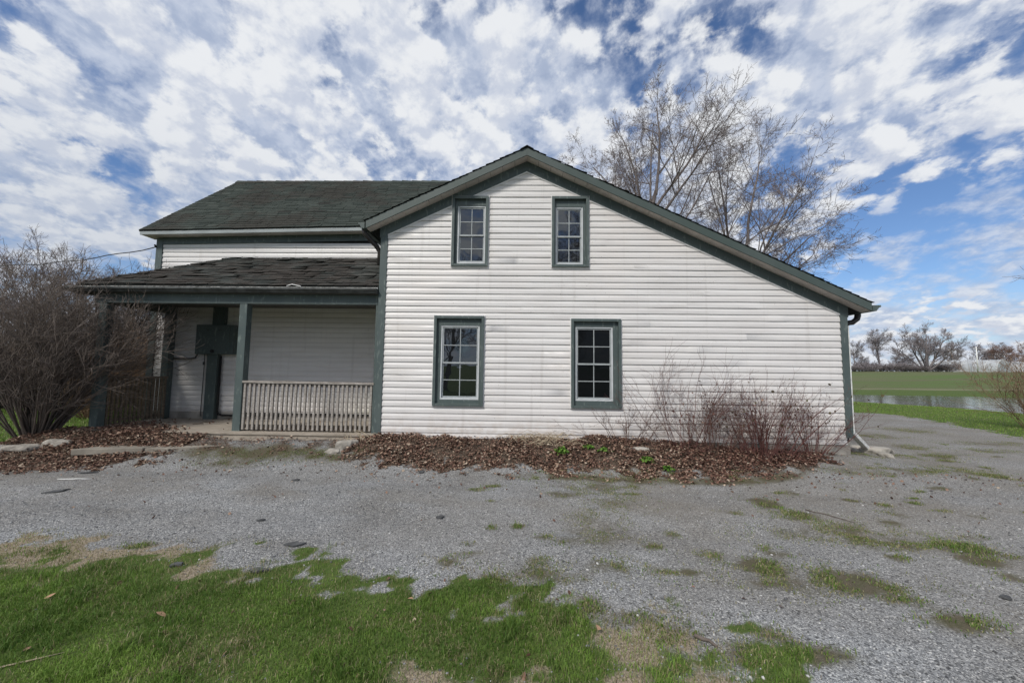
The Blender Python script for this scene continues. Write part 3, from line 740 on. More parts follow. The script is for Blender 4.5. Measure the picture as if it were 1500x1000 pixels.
# gable roof skin
f = lambda x, o: ZP + o - SL * abs(x - XP)
TOP = ZS + .142
rr = [o for o in house.children if o.name.startswith('roof')]
for par, xe in zip(rr, (-2.88, 6.01)):
    E0 = (xe, OV - .04, f(xe, TOP)); E1 = (xe, YB + .2, f(xe, TOP)); R0 = (XP, OV - .04, f(XP, TOP)); R1 = (XP, YB + .2, f(XP, TOP))
    # ragged outer edge of the shingles showing above the rake
    shingles('shingles', M['shingle_dark'], par, E0, E1, R0, R1, lambda s: 0, lambda s: 99, lift=.012, rough=1.2, seed=8, tabw=.32)
m = MB()
for i in range(24):
    y0 = OV - .055 + i * .3; m.hexa([(XP - .12, y0, f(XP - .12, TOP + .006)), (XP, y0, ZP + TOP + .016), (XP, y0 + .31, ZP + TOP + .012), (XP - .12, y0 + .31, f(XP - .12, TOP + .002)),
                                  (XP - .12, y0, f(XP - .12, TOP + .016)), (XP, y0, ZP + TOP + .028), (XP, y0 + .31, ZP + TOP + .022), (XP - .12, y0 + .31, f(XP - .12, TOP + .012))])
    m.hexa([(XP, y0, ZP + TOP + .016), (XP + .12, y0, f(XP + .12, TOP + .006)), (XP + .12, y0 + .31, f(XP + .12, TOP + .002)), (XP, y0 + .31, ZP + TOP + .012),
            (XP, y0, ZP + TOP + .028), (XP + .12, y0, f(XP + .12, TOP + .016)), (XP + .12, y0 + .31, f(XP + .12, TOP + .012)), (XP, y0 + .31, ZP + TOP + .022)])
m.build('ridge_cap', M['shingle_dark'], house)

# gutters of the gable roof: K-style profile run along the eaves
def gutter(name, pts_fn, mat, a0, a1, axis):
    m = MB(); m.prism(pts_fn, axis, a0, a1); return m.build(name, mat, house, bevel=.004)
zl = f(-2.845, ZS)
gutter('gutter', [(-2.868, zl + .11), (-2.868, zl + .0), (-2.93, zl + .0), (-2.965, zl + .07), (-2.99, zl + .075), (-2.99, zl + .11)], M['fascia'], OV - .01, 1.6, 'y')
zr = f(5.985, ZS)
gutter('gutter', [(6.008, zr + .10), (6.008, zr + .0), (6.07, zr + .0), (6.115, zr + .06), (6.15, zr + .07), (6.15, zr + .105)], M['trim'], OV - .01, YB, 'y')
# downspouts with elbows
m = MB(); m.tube([(-2.93, -.12, zl + .03), (-2.92, -.10, zl - .05), (-2.85, -.03, zl - .13), (-2.75, .06, zl - .24), (-2.70, .10, zl - .33), (-2.70, .10, 3.45)], .045, 8); m.build('downspout', M['brown'], house, True)
m = MB(); m.tube([(6.07, .14, zr + .02), (6.07, .14, zr - .03), (6.05, .14, zr - .09), (5.97, .14, zr - .15), (5.89, .14, zr - .16), (5.84, .14, zr - .21)], .048, 8); m.build('elbow', M['brown'], house, True)
m = MB()
m.box(5.80, 5.88, .10, .18, .50, zr - .19); m.build('downspout', M['white_metal'], house, bevel=.012)
m = MB(); d0 = Vector((5.84, .14, .50)); d1 = Vector((6.42, .52, .155)); dv = (d1 - d0).normalized(); sd_ = dv.cross(Vector((0, 0, 1))).normalized() * .045; up = sd_.cross(dv).normalized() * .036
m.hexa([tuple(d0 - sd_ - up), tuple(d0 + sd_ - up), tuple(d1 + sd_ - up), tuple(d1 - sd_ - up), tuple(d0 - sd_ + up), tuple(d0 + sd_ + up), tuple(d1 + sd_ + up), tuple(d1 - sd_ + up)])
m.build('downspout_outlet', M['white_metal'], house, bevel=.01)
m = MB(); e0 = d1 + dv * .001; e1 = d1 + dv * .003; s2 = sd_ * .8; u2 = up * .75
m.hexa([tuple(e0 - s2 - u2), tuple(e0 + s2 - u2), tuple(e1 + s2 - u2), tuple(e1 - s2 - u2), tuple(e0 - s2 + u2), tuple(e0 + s2 + u2), tuple(e1 + s2 + u2), tuple(e1 - s2 + u2)])
m.build('outlet_mouth', M['black'], house)

# windows
def ring(m, x0, x1, z0, z1, l, r, bt, t, y0, y1):
    m.box(x0, x0 + l, y0, y1, z0, z1); m.box(x1 - r, x1, y0, y1, z0, z1)
    m.box(x0 + l, x1 - r, y0, y1, z0, z0 + bt); m.box(x0 + l, x1 - r, y0, y1, z1 - t, z1)
for (x0, x1, z0, z1, (sx0, sx1, sz0, sz1), refl, nm) in WINS:
    m = MB(); l, r, bt, t = sx0 - x0, x1 - sx1, sz0 - z0, z1 - sz1
    ring(m, x0, x1, z0, z1, .048, .048, .045, .05, -.058, .02)
    win = m.build('window', M['trim'], house, bevel=.003)
    if nm == 'dark': win['label'] = 'lower window with black unreflecting panes'
    m = MB(); ring(m, x0 + .0485, x1 - .0485, z0 + .0455, z1 - .0505, max(l - .0485, .01), max(r - .0485, .01), max(bt - .0455, .01), max(t - .0505, .01), .006, .05)
    m.build('blind_stop', M['trim'], win)
    m = MB(); ring(m, x0 - .014, x1 + .014, z0 - .014, z1 + .014, .0135, .0135, .0135, .0135, -.030, .012)
    m.build('channel', M['jchannel'], win)
    m = MB(); ring(m, sx0 + .001, sx1 - .001, sz0 + .001, sz1 - .001, .026, .026, .03, .026, .016, .06)
    m.build('sash_frame', M['sash'], win, bevel=.003)
    zm = (sz0 + sz1) / 2 - .01; xi0, xi1 = sx0 + .028, sx1 - .028
    for (za, zb_, yy_, nmx) in ((zm - .012, sz1 - .028, .034, 'u'), (sz0 + .032, zm + .012, .052, 'l')):
        m = MB(); sw = .024
        ring(m, xi0, xi1, za, zb_, sw, sw, .030, .024, yy_, yy_ + .017)
        xc = (xi0 + xi1) / 2; zc = (za + zb_) / 2
        m.box(xc - .0075, xc + .0075, yy_ + .003, yy_ + .012, za + .030, zb_ - .024)
        m.box(xi0 + sw, xc - .0076, yy_ + .003, yy_ + .012, zc - .0075, zc + .0075); m.box(xc + .0076, xi1 - sw, yy_ + .003, yy_ + .012, zc - .0075, zc + .0075)
        m.build('sash', M['sash_grey'], win)
        m = MB(); m.box(xi0 + .01, xi1 - .01, yy_ + .0125, yy_ + .0165, za + .01, zb_ - .01)
        m.build('pane', M['pane'] if refl else M['pane_dark'], win)
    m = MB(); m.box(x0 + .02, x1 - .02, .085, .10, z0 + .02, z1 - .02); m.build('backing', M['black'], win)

# ---- the left wing
WY = 1.70; WXL = -8.58
siding('wall', M['siding_porch'], house, WXL + .12, -2.61, .50, 4.40, lambda z: (-99, 99), lambda u, d, z: (u, WY + d, z), zoff=3.945, seed=9)
siding('wall', M['siding'], house, WY, 6.8, .4, 4.6, lambda z: (-99, 99), lambda u, d, z: (WXL + .012 + d, u, z), seed=12)
RY, RZ = 4.263, 7.19
b = MB(); b.prism([(WY + .02, -.1), (6.8, -.1), (6.8, 4.6), (RY, RZ - .22), (WY + .02, 4.6)], 'x', WXL + .03, 1.2); b.build('wall_core', M['interior'], house)
b = MB(); b.prism([(WY, 4.55), (6.82, 4.55), (RY, RZ - .2)], 'x', WXL + .005, WXL + .028); b.build('wall', M['siding'], house)
b = MB(); b.box(WXL - .02, WXL + .13, WY - .035, WY + .012, .30, 4.50); b.box(WXL - .02, WXL + .012, WY + .013, WY + .16, .30, 4.50); b.build('corner_trim', M['trim'], house, bevel=.004)
def zw(x): return 4.60 + (x + 8.76) / 5.4 * .115      # the old eave climbs slightly to the right
m = MB()
m.hexa([(WXL + .131, WY - .034, zw(WXL) - .25), (-2.61, WY - .034, zw(-2.61) - .25), (-2.61, WY + .01, zw(-2.61) - .25), (WXL + .131, WY + .01, zw(WXL) - .25),
        (WXL + .131, WY - .034, zw(WXL) - .09), (-2.61, WY - .034, zw(-2.61) - .09), (-2.61, WY + .01, zw(-2.61) - .09), (WXL + .131, WY + .01, zw(WXL) - .09)])
m.build('frieze_board', M['trim'], house)
m = MB(); a, c = -8.775, -2.2
m.hexa([(a, 1.455, zw(a) - .092), (c, 1.455, zw(c) - .092), (c, WY + .1, zw(c) - .092), (a, WY + .1, zw(a) - .092), (a, 1.455, zw(a) - .08), (c, 1.455, zw(c) - .08), (c, WY + .1, zw(c) - .08), (a, WY + .1, zw(a) - .08)])
m.build('soffit', M['soffit'], house)
m = MB()
m.hexa([(a, 1.43, zw(a) - .097), (c, 1.43, zw(c) - .097), (c, 1.453, zw(c) - .097), (a, 1.453, zw(a) - .097), (a, 1.43, zw(a) - .012), (c, 1.43, zw(c) - .012), (c, 1.453, zw(c) - .012), (a, 1.453, zw(a) - .012)])
m.build('fascia', M['fascia_grey'], house)
EL = (-8.79, 1.41, zw(-8.79)); ER = (1.25, 1.41, zw(1.25)); RL = (-8.79, RY, RZ); RR = (1.25, RY, RZ)
rf = slab('roof', M['shingle_dark'], [EL, ER, RR, RL], .045)
slab('roof', M['shingle_dark'], [(-8.79, 2 * RY - 1.41, 4.6), (1.25, 2 * RY - 1.41, 4.6), RR, RL], .045)
shingles('shingles', M['shingle'], rf, EL, ER, RL, RR, lambda s: 0, lambda s: 99, expo=.125, lift=.009, rough=.8, seed=21)
m = MB()
for i in range(34):
    x0 = -8.80 + i * .3; j = random.uniform(0, .014)
    m.hexa([(x0, RY - .10, RZ - .085), (x0 + .31, RY - .10, RZ - .09), (x0 + .31, RY, RZ + .012), (x0, RY, RZ + .014 + j), (x0, RY - .10, RZ - .068 + j), (x0 + .31, RY - .10, RZ - .078), (x0 + .31, RY, RZ + .026), (x0, RY, RZ + .034 + j)])
m.build('ridge_cap', M['shingle'], rf)

# ---- the porch
PE = 3.03; PX0 = -8.40; PR = (-6.70, WY, 4.05)
def hip_u(s, L=1.999): return 1.72 * min(1, s / L)
EL = (PX0, -.03, PE); ER = (-2.648, -.03, PE - .005); RL = (PX0, WY, 4.05); RR = (-2.648, WY, 4.05)
pr_ = slab('porch_roof', M['shingle_dark'], [EL, ER, RR, PR], .04)
shingles('shingles', M['shingle_porch'], pr_, EL, ER, RL, RR, lambda s: 1.70 * min(1, s / 2.0), lambda s: 99, expo=.118, lift=.011, rough=2.1, seed=33)
pl_ = slab('porch_roof', M['shingle_dark'], [(PX0, WY + .02, PE), (PX0, -.03, PE), PR], .04)
shingles('shingles', M['shingle_porch'], pl_, (PX0, WY + .02, PE), (PX0, -.03, PE), (-6.70, WY + .02, 4.05), (-6.70, -.03, 4.05), lambda s: 0, lambda s: 1.75 * (1 - min(1, s / 1.98)), expo=.118, lift=.01, rough=2, seed=34)
m = MB(); hv = (Vector(PR) - Vector((PX0, -.03, PE))); L = hv.length; hd = hv.normalized()
for i in range(9):
    p0 = Vector((PX0, -.03, PE)) + hd * (i * L / 9); p1 = p0 + hd * (L / 9 + .04); n1 = Vector((.09, 0, .0)); n2 = Vector((0, .09, .0)); j = random.uniform(.012, .03)
    for nv in (n1, n2):
        a0 = p0 + Vector((0, 0, .018 + j)); a1 = p1 + Vector((0, 0, .012)); b0_ = p0 + nv + Vector((0, 0, .008 + j)); b1_ = p1 + nv + Vector((0, 0, .004))
        dz = Vector((0, 0, -.012))
        m.hexa([tuple(q) for q in (a0 + dz, b0_ + dz, b1_ + dz, a1 + dz, a0, b0_, b1_, a1)])
m.build('hip_cap', M['shingle_porch'], pr_)
# eave gutters
prof = [(-.032, 2.965), (-.032, 2.878), (-.085, 2.878), (-.118, 2.925), (-.135, 2.932), (-.135, 2.962)]
m = MB(); m.prism(prof, 'x', PX0 - .1, -2.655); gt = m.build('gutter', M['gutter'], house, bevel=.003)
m = MB(); m.box(PX0 - .1, -2.655, -.139, -.128, 2.963, 2.971); m.build('gutter_lip', M['gutter_lip'], gt)
m = MB(); m.box(PX0 - .1, -2.655, -.060, -.033, 2.966, 2.990); m.build('drip_edge', M['gutter_lip'], gt)
m = MB(); m.prism([(PX0 - .03, 2.965), (PX0 - .03, 2.878), (PX0 - .08, 2.878), (PX0 - .10, 2.93), (PX0 - .10, 2.962)], 'y', -.02, WY + .1); m.build('gutter', M['gutter'], house)
m = MB(); m.tube([(-4.32, -.10, 3.0), (-4.2, -.14, 3.02), (-4.05, -.12, 2.99)], .008, 5); m.build('gutter_patch', M['white_metal'], gt)
# beams, ceiling, posts
m = MB(); m.box(PX0 + .30, -2.66, .06, .20, 2.695, 2.87); m.build('porch_beam', M['trim'], house)
m = MB(); m.box(PX0 + .30, PX0 + .44, .201, WY - .04, 2.695, 2.87); m.build('porch_beam', M['trim'], house)
m = MB(); m.box(PX0 - .0, -2.66, -.031, WY - .03, 2.872, 2.884); m.build('porch_ceiling', M['ceiling'], house)
m = MB(); m.prism([(-2.66, 2.86), (-2.60, 2.86), (-2.60, 4.03), (-2.66, 4.0)], 'y', .0, .001)
for px_, py_, pw in ((-5.225, .065, .145), (-7.93, .065, .145), (-8.02, 1.50, .15)):
    m = MB(); m.box(px_ - pw / 2, px_ + pw / 2, py_, py_ + pw, .34, 2.694); m.build('porch_post', M['trim'], house, bevel=.006)
m = MB(); m.box(-2.72, -2.646, .066, .19, .30, 2.694); m.build('porch_post', M['trim'], house, bevel=.004)
# deck
m = MB(); y0 = -.085
for i in range(13):
    w = (WY + .0 - y0) / 13; m.box(-8.25, -2.65, y0 + i * w, y0 + (i + 1) * w - .006, .31, .345 - random.uniform(0, .004))
m.build('porch_deck', M['deck'], house, bevel=.003)
m = MB(); m.box(-8.2, -2.65, -.060, -.03, .15, .306); m.box(-5.3, -2.75, -.115, -.062, .20, .275); m.build('deck_skirt', M['deck'], house)
m = MB(); m.box(-8.2, -2.66, -.028, WY, -.2, .20); m.build('porch_base', M['concrete'], house)
m = MB(); m.box(WXL + .12, -2.61, WY - .012, WY + .02, .34, .50); m.build('base_board', M['concrete'], house)
m = MB(); m.box(-6.2, -3.4, WY - .05, WY - .013, .45, .498); m.build('base_gap_shade', M['black'], house)  # solid black strip painted in for the shade of the gap below the siding
# front railing
rail = MB(); rail.hexa([(-5.15, .055, 1.222), (-2.70, .055, 1.212), (-2.70, .145, 1.212), (-5.15, .145, 1.222), (-5.15, .055, 1.262), (-2.70, .055, 1.252), (-2.70, .145, 1.252), (-5.15, .145, 1.262)])
ro = rail.build('porch_railing', M['baluster'], house, bevel=.004)
m = MB(); m.box(-5.15, -2.72, .115, .15, 1.16, 1.218); m.build('rail_support', M['baluster'], ro)
m = MB(); m.box(-5.15, -2.72, .116, .15, .40, .46); m.build('bottom_rail', M['rail_brown'], ro)
for i in range(28):
    xb = -5.105 + i * (2.345 / 27) + random.uniform(-.004, .004); m = MB(); wv = .0185; tl = random.uniform(-.006, .006)
    m.hexa([(xb - wv, .072, .375), (xb + wv, .072, .375), (xb + wv, .110, .365), (xb - wv, .110, .365), (xb - wv + tl, .075, 1.212), (xb + wv + tl, .075, 1.212), (xb + wv + tl, .112, 1.212), (xb - wv + tl, .112, 1.212)])
    m.build('baluster', M['baluster'], ro)
# side railing
rail = MB(); rail.box(-7.985, -7.895, .215, 1.495, 1.25, 1.29); ro = rail.build('porch_railing', M['rail_brown'], house)
ro['label'] = 'brown side railing of the porch'
m = MB(); m.box(-7.965, -7.93, .215, 1.495, .42, .48); m.build('bottom_rail', M['rail_brown'], ro)
for i in range(14):
    yb = .27 + i * .09; m = MB(); m.box(-7.928, -7.89, yb - .019, yb + .019, .375, 1.249); m.build('baluster', M['rail_brown'], ro)
# electrical box and its boards
m = MB(); m.box(-7.345, -6.475, 1.50, WY - .02, 1.79, 2.455); bx = m.build('electrical_box', M['trim'], house, bevel=.008)
m = MB(); m.box(-7.325, -6.56, 1.488, 1.4995, 1.81, 2.435); m.build('cover_panel', M['trim'], bx, bevel=.004)
m = MB(); m.tube([(-6.93, 1.485, 1.86), (-6.93, 1.47, 1.86)], .04, 12); m.build('meter_socket', M['black'], bx)
for xx_ in (-7.07, -6.79):
    m = MB(); m.tube([(xx_, 1.487, 2.33), (xx_, 1.478, 2.33)], .017, 8); m.build('screw', M['conduit'], bx)
m = MB(); m.box(-7.10, -6.865, 1.56, WY - .02, .345, 1.789); m.build('cable_cover', M['trim'], bx)
m = MB(); m.box(-7.05, -6.78, 1.58, WY - .02, 2.456, 2.872); m.build('cable_cover', M['trim'], bx)
m = MB(); m.tube([(-6.83, 1.62, 1.75), (-6.83, 1.62, .50), (-6.80, 1.62, .45), (-6.7, 1.62, .43), (-5.3, 1.64, .43)], .022, 8); m.build('conduit', M['black'], bx, True)
m = MB(); m.tube([(-8.1, 1.64, 1.69), (-7.55, 1.64, 1.69), (-7.42, 1.62, 1.71), (-7.36, 1.6, 1.80)], .018, 8); m.build('conduit', M['conduit'], bx, True)
m = MB(); m.tube([(-7.21, 1.62, 1.80), (-7.22, 1.64, 1.4), (-7.235, 1.65, .40)], .008, 6); m.tube([(-7.225, 1.63, 1.55), (-7.225, 1.63, 1.62)], .02, 6); m.build('wire', M['conduit'], bx)

# service cable from the wing corner
m = MB(); P0 = Vector((-8.60, 1.68, 4.30)); P1 = Vector((-30, 10, 7.2)); pts = []
for i in range(41):
    t = i / 40; p = P0.lerp(P1, t); p.z -= 4 * .75 * t * (1 - t) + .02 * math.sin(i * 1.3); pts.append(p)
m.tube(pts, .012, 5); m.tube([(-8.595, 1.66, 4.28), (-8.63, 1.66, 4.34)], .02, 6)
tag(m.build('service_cable', M['cable'], None, True), 'thin black overhead cable running from the left corner of the wing', 'cable')

# ------------------------------------------------------------------ branches
def tubes_np(C, R, sides):
    """C (N,L,3) centre lines, R (N,L) radii -> verts, quads"""
    N, L, _ = C.shape
    T = np.gradient(C, axis=1); T /= np.linalg.norm(T, axis=2, keepdims=True) + 1e-9
    ref = np.where(np.abs(T[:, :1, 2:3]) > .85, np.array([[[1., 0, 0]]]), np.array([[[0, 0, 1.]]]))
    U = np.cross(T, np.broadcast_to(ref, T.shape)); U /= np.linalg.norm(U, axis=2, keepdims=True) + 1e-9
    W = np.cross(T, U)
    a = np.arange(sides) * 2 * PI / sides
    V = C[:, :, None] + R[:, :, None, None] * (U[:, :, None] * np.cos(a)[None, None, :, None] + W[:, :, None] * np.sin(a)[None, None, :, None])
    idx = np.arange(N * L * sides).reshape(N, L, sides)
    A = idx[:, :-1]; B = idx[:, 1:]
    F = np.stack([A, np.roll(A, -1, 2), np.roll(B, -1, 2), B], -1).reshape(-1, 4)
    return V.reshape(-1, 3), F

def unit(v): return v / (np.linalg.norm(v, axis=-1, keepdims=True) + 1e-9)
def curve(rg, S0, D0, Ln, L, wand, up):
    N = len(S0); C = np.zeros((N, L, 3)); C[:, 0] = S0; d = unit(D0)
    for i in range(1, L):
        d = unit(d + rg.normal(0, wand, (N, 3)) + np.array([0, 0, up]))
        C[:, i] = C[:, i - 1] + d * (Ln / (L - 1))[:, None]
    return C
def branchset(rg, S0, D0, Ln, R0, levels):
    """levels: list of dict(L, sides, wand, up, k, ratio, rr, ang, t0). returns list of (C,R,sides) per level"""
    out = []
    for li, lv in enumerate(levels):
        C = curve(rg, S0, D0, Ln, lv['L'], lv['wand'], lv['up'])
        tt = np.linspace(0, 1, lv['L'])[None]
        R = R0[:, None] * (1 - tt * lv.get('taper', .75)); out.append((C, R, lv['sides']))
        if li == len(levels) - 1: break
        k = lv['k']; N = len(S0)
        t = rg.uniform(lv['t0'], 1, (N, k)); t[:, 0] = 1.0
        f_ = t * (lv['L'] - 1); i0 = np.minimum(f_.astype(int), lv['L'] - 2); fr = f_ - i0
        n_ = np.arange(N)[:, None]
        P = C[n_, i0] * (1 - fr)[..., None] + C[n_, i0 + 1] * fr[..., None]
        T = unit(C[n_, i0 + 1] - C[n_, i0])
        rv = unit(np.cross(T, rg.normal(0, 1, T.shape)))
        an = np.radians(rg.normal(lv['ang'], lv['ang'] * .28, (N, k))); an[:, 0] *= .35
        D = T * np.cos(an)[..., None] + rv * np.sin(an)[..., None]
        Ln2 = Ln[:, None] * lv['ratio'] * (1.15 - .55 * t) * rg.uniform(.65, 1.25, (N, k))
        Rr = R0[:, None] * (1 - t * lv.get('taper', .75)) * lv['rr'] * rg.uniform(.75, 1.1, (N, k))
        S0, D0, Ln, R0 = P.reshape(-1, 3), D.reshape(-1, 3), Ln2.ravel(), np.maximum(Rr.ravel(), lv.get('rmin', .002))
    return out
def bs_mesh(name, sets):
    V = []; F = []; o = 0
    for C, R, s in sets:
        v, f_ = tubes_np(C, R, s); V.append(v); F.append(f_ + o); o += len(v)
    return np_mesh(name, np.concatenate(V), [np.concatenate(F)], True)

def tree_parts(seed, S0, D0, Ln, R0, levels, ntrunk):
    rg = np.random.default_rng(seed)
    sets = branchset(rg, np.array(S0, float), np.array(D0, float), np.array(Ln, float), np.array(R0, float), levels)
    return bs_mesh('trunk', sets[:ntrunk]), bs_mesh('crown', sets[ntrunk:])

def lv(L, sides, wand, up, k=0, ratio=.6, rr=.6, ang=40, t0=.25, taper=.75, rmin=.002):
    return dict(L=L, sides=sides, wand=wand, up=up, k=k, ratio=ratio, rr=rr, ang=ang, t0=t0, taper=taper, rmin=rmin)

def plant_tree(name, loc, meshes, mats, label, cat='tree', group=None, rz=0, sc=1, names=('trunk', 'crown')):
    r = empty(name, loc, rz, label, cat, group); r.scale = (sc,) * 3 if not hasattr(sc, '__len__') else sc
    for nm, me, mt in zip(names, meshes, mats):
        if not me.materials: me.materials.append(mt)
        link(nm, me, r)
    return r

# the two bare maples behind the house
def fan(tips, base):
    S0 = []; D0 = []; L = []
    for t in tips:
        d = Vector(t) - Vector(base); S0.append(base); D0.append(tuple(d.normalized())); L.append(d.length)
    return S0, D0, L
big = [lv(9, 7, .06, .015, 8, .56, .55, 44, .22, .68), lv(8, 5, .085, .03, 7, .56, .55, 46, .18, .7), lv(7, 4, .11, .035, 5, .58, .6, 46, .15, .65, .0082), lv(6, 3, .13, .035, 4, .62, .75, 48, .12, .5, .0062), lv(5, 3, .14, .04, taper=.2)]
def limbs(base, arms, fac):
    """arms: (start, tip, radius) in world metres, returned relative to the base"""
    S0 = []; D0 = []; L = []; R = []
    for a, t, r in arms:
        d = Vector(t) - Vector(a); S0.append(tuple(Vector(a) - Vector(base))); D0.append(tuple(d.normalized())); L.append(d.length * fac); R.append(r)
    return S0, D0, L, R
def trunk_arm(pts, radii): return np.array(pts, float)[None], np.array(radii, float)[None], 9
def maple(seed, base, tr, rad, arms, label):
    S0, D0, L, R = limbs(base, arms, .76)
    rg = np.random.default_rng(seed)
    sets = branchset(rg, np.array(S0, float), np.array(D0, float), np.array(L, float), np.array(R, float), big)
    sets.insert(0, trunk_arm([tuple(Vector(p) - Vector(base)) for p in tr], rad))
    plant_tree('maple_tree', (base[0], base[1], hz(base[0], base[1])), (bs_mesh('trunk', sets[:3]), bs_mesh('crown', sets[3:])), (M['bark_grey'], M['twig_grey']), label, group='bare maples behind the house')
maple(101, (6.2, 13, 0), [(6.2, 13, -.2), (6.2, 13, 3), (6.3, 13, 6), (6.5, 13, 9), (7.0, 13.0, 11.0)], [.30, .26, .22, .15, .09],
      [((7.0, 13, 10.8), (7.7, 13.2, 16.6), .085), ((6.5, 13, 9), (4.9, 13.4, 15.6), .085), ((6.3, 13, 6.4), (2.6, 12.6, 13.0), .085), ((6.6, 13, 9.4), (10.0, 12.8, 16.0), .09),
       ((6.5, 13, 8.6), (12.0, 13.3, 14.8), .09), ((6.4, 13, 7.4), (6.2, 14.6, 15.0), .07), ((6.2, 13, 5.0), (1.4, 13.2, 11.0), .075), ((6.7, 13, 10), (6.3, 12.2, 16.0), .06),
       ((6.35, 13, 7.0), (12.4, 12.6, 12.4), .075), ((6.4, 13, 8.0), (3.6, 14, 14.6), .07), ((6.4, 13, 6.6), (10.6, 14.2, 12.6), .07)],
      'taller bare maple behind the gable, its crown left of the other')
maple(205, (10.6, 13, 0), [(10.6, 13, -.2), (10.6, 13, 2), (10.8, 13, 4), (11.2, 13, 6.2)], [.28, .24, .19, .12],
      [((11.2, 13, 6.1), (14.6, 13.1, 15.0), .10), ((11.0, 13, 5.0), (15.0, 12.8, 12.8), .09), ((10.8, 13, 4), (15.9, 13.2, 10.6), .09), ((10.8, 13, 4.1), (7.8, 13.2, 11.4), .08),
       ((11.1, 13, 5.6), (12.6, 13.3, 14.6), .09), ((10.7, 13, 3.4), (15.9, 12.6, 8.5), .085), ((11.1, 13, 5.5), (10.2, 12.6, 13.4), .07), ((10.9, 13, 4.6), (15.2, 14.4, 12.0), .07), ((10.7, 13, 3.6), (14.9, 12.2, 7.2), .07)],
      'bare spreading maple behind the right roof slope, leaning right')

# general bare trees, a few kinds reused
def bare(seed, H, spread, lean=.0, r=.18, twig=.02):
    l_ = [lv(8, 7, .03, .02, 13, .62, .42, 48, .22, .8), lv(7, 5, .08, .05, 8, .55, .5, 42, .2, .75, twig), lv(6, 3, .11, .05, 7, .6, .6, 40, .1, .7, twig * .75), lv(4, 3, .14, .05, 5, .65, .7, 40, .1, .5, twig * .55), lv(3, 3, .15, .05, taper=.3)]
    return tree_parts(seed, [(0, 0, 0)], [(lean, 0, 1)], [H * .8], [r], l_, 2)
FAR = [bare(301, 9, 1, r=.28, twig=.028), bare(302, 8, 1, r=.22, twig=.024), bare(303, 9, 1, .1, r=.25, twig=.024), bare(304, 7, 1, -.08, r=.2, twig=.024)]
# the broad old oak: several heavy ascending limbs
ok = [lv(8, 7, .03, .03, 8, .55, .55, 40, .25, .7), lv(7, 5, .08, .05, 8, .55, .5, 42, .2, .75, .035), lv(6, 3, .11, .05, 7, .6, .6, 40, .1, .7, .026), lv(4, 3, .14, .05, 4, .65, .7, 40, .1, .5, .02), lv(3, 3, .15, .05, taper=.3)]
OAK = tree_parts(310, [(0, 0, 0)] * 7, [(0, 0, 1), (.5, .2, 1), (-.55, .1, 1), (.9, -.2, .9), (-.95, 0, .9), (.2, .6, 1), (-.2, -.6, 1)], [9, 9, 9, 8, 8, 8, 8], [.4, .3, .3, .26, .26, .26, .26], ok, 2)
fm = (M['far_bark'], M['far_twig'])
def cam_ray(px, dep, H=0):   # where a far tree stands: bearing of the photo, real distance
    d = Vector((-0.0268, 0.9967, 0.0)); a = Vector((0.9996, .0268, .0)) 
    return d * dep + a * ((px - 750) / 563.7 * dep) + Vector((0, -6.94, 0))
copies = {}
def far_tree(px, dep, kind, sc, label, name='bare_tree', mats=fm, group='bare trees along the far edge of the field', red=False):
    p = cam_ray(px, dep); src = (FAR + [OAK])[kind]
    key = (kind, red)
    if key not in copies:
        ms = [m_.copy() if red else m_ for m_ in src]
        if red:
            for m_ in ms: m_.materials.clear()
        copies[key] = ms
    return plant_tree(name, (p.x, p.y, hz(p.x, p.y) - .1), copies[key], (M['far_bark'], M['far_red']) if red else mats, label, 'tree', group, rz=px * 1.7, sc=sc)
far_tree(1288, 100, 2, 1.18, 'tall rounded bare tree in the far treeline, nearest to the house corner')
far_tree(1356, 98, 4, .93, 'broadest and tallest bare tree in the far treeline, with heavy fanning limbs')
far_tree(1336, 106, 1, .62, 'dense bare tree just left of the broadest tree in the far treeline')
far_tree(1402, 118, 1, .88, 'bare tree rising behind the middle of the long white greenhouse')
far_tree(1432, 118, 0, .86, 'dark bare tree behind the right end of the long white greenhouse')
far_tree(1262, 112, 3, .62, 'small bare tree in the far treeline seen beside the downspout')
far_tree(1452, 116, 3, .95, 'slim bare tree right of the long white greenhouse')
far_tree(1250, 108, 1, .98, 'bare tree half hidden by the house corner in the far treeline')
far_tree(1314, 122, 3, .66, 'low bare tree between the two tallest trees of the far treeline')
for i, (px, sc) in enumerate(((1468, .95), (1480, .9), (1494, 1.0), (1510, 1.0))):
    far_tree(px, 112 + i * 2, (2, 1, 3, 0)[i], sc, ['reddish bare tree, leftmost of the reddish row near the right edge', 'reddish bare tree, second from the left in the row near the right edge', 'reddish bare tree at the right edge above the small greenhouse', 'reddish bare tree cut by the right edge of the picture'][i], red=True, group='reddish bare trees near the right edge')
for i, px in enumerate((1530, 1575, 1640)):
    far_tree(px, 118, i, 1.1, 'bare tree of the far treeline beyond the right edge')
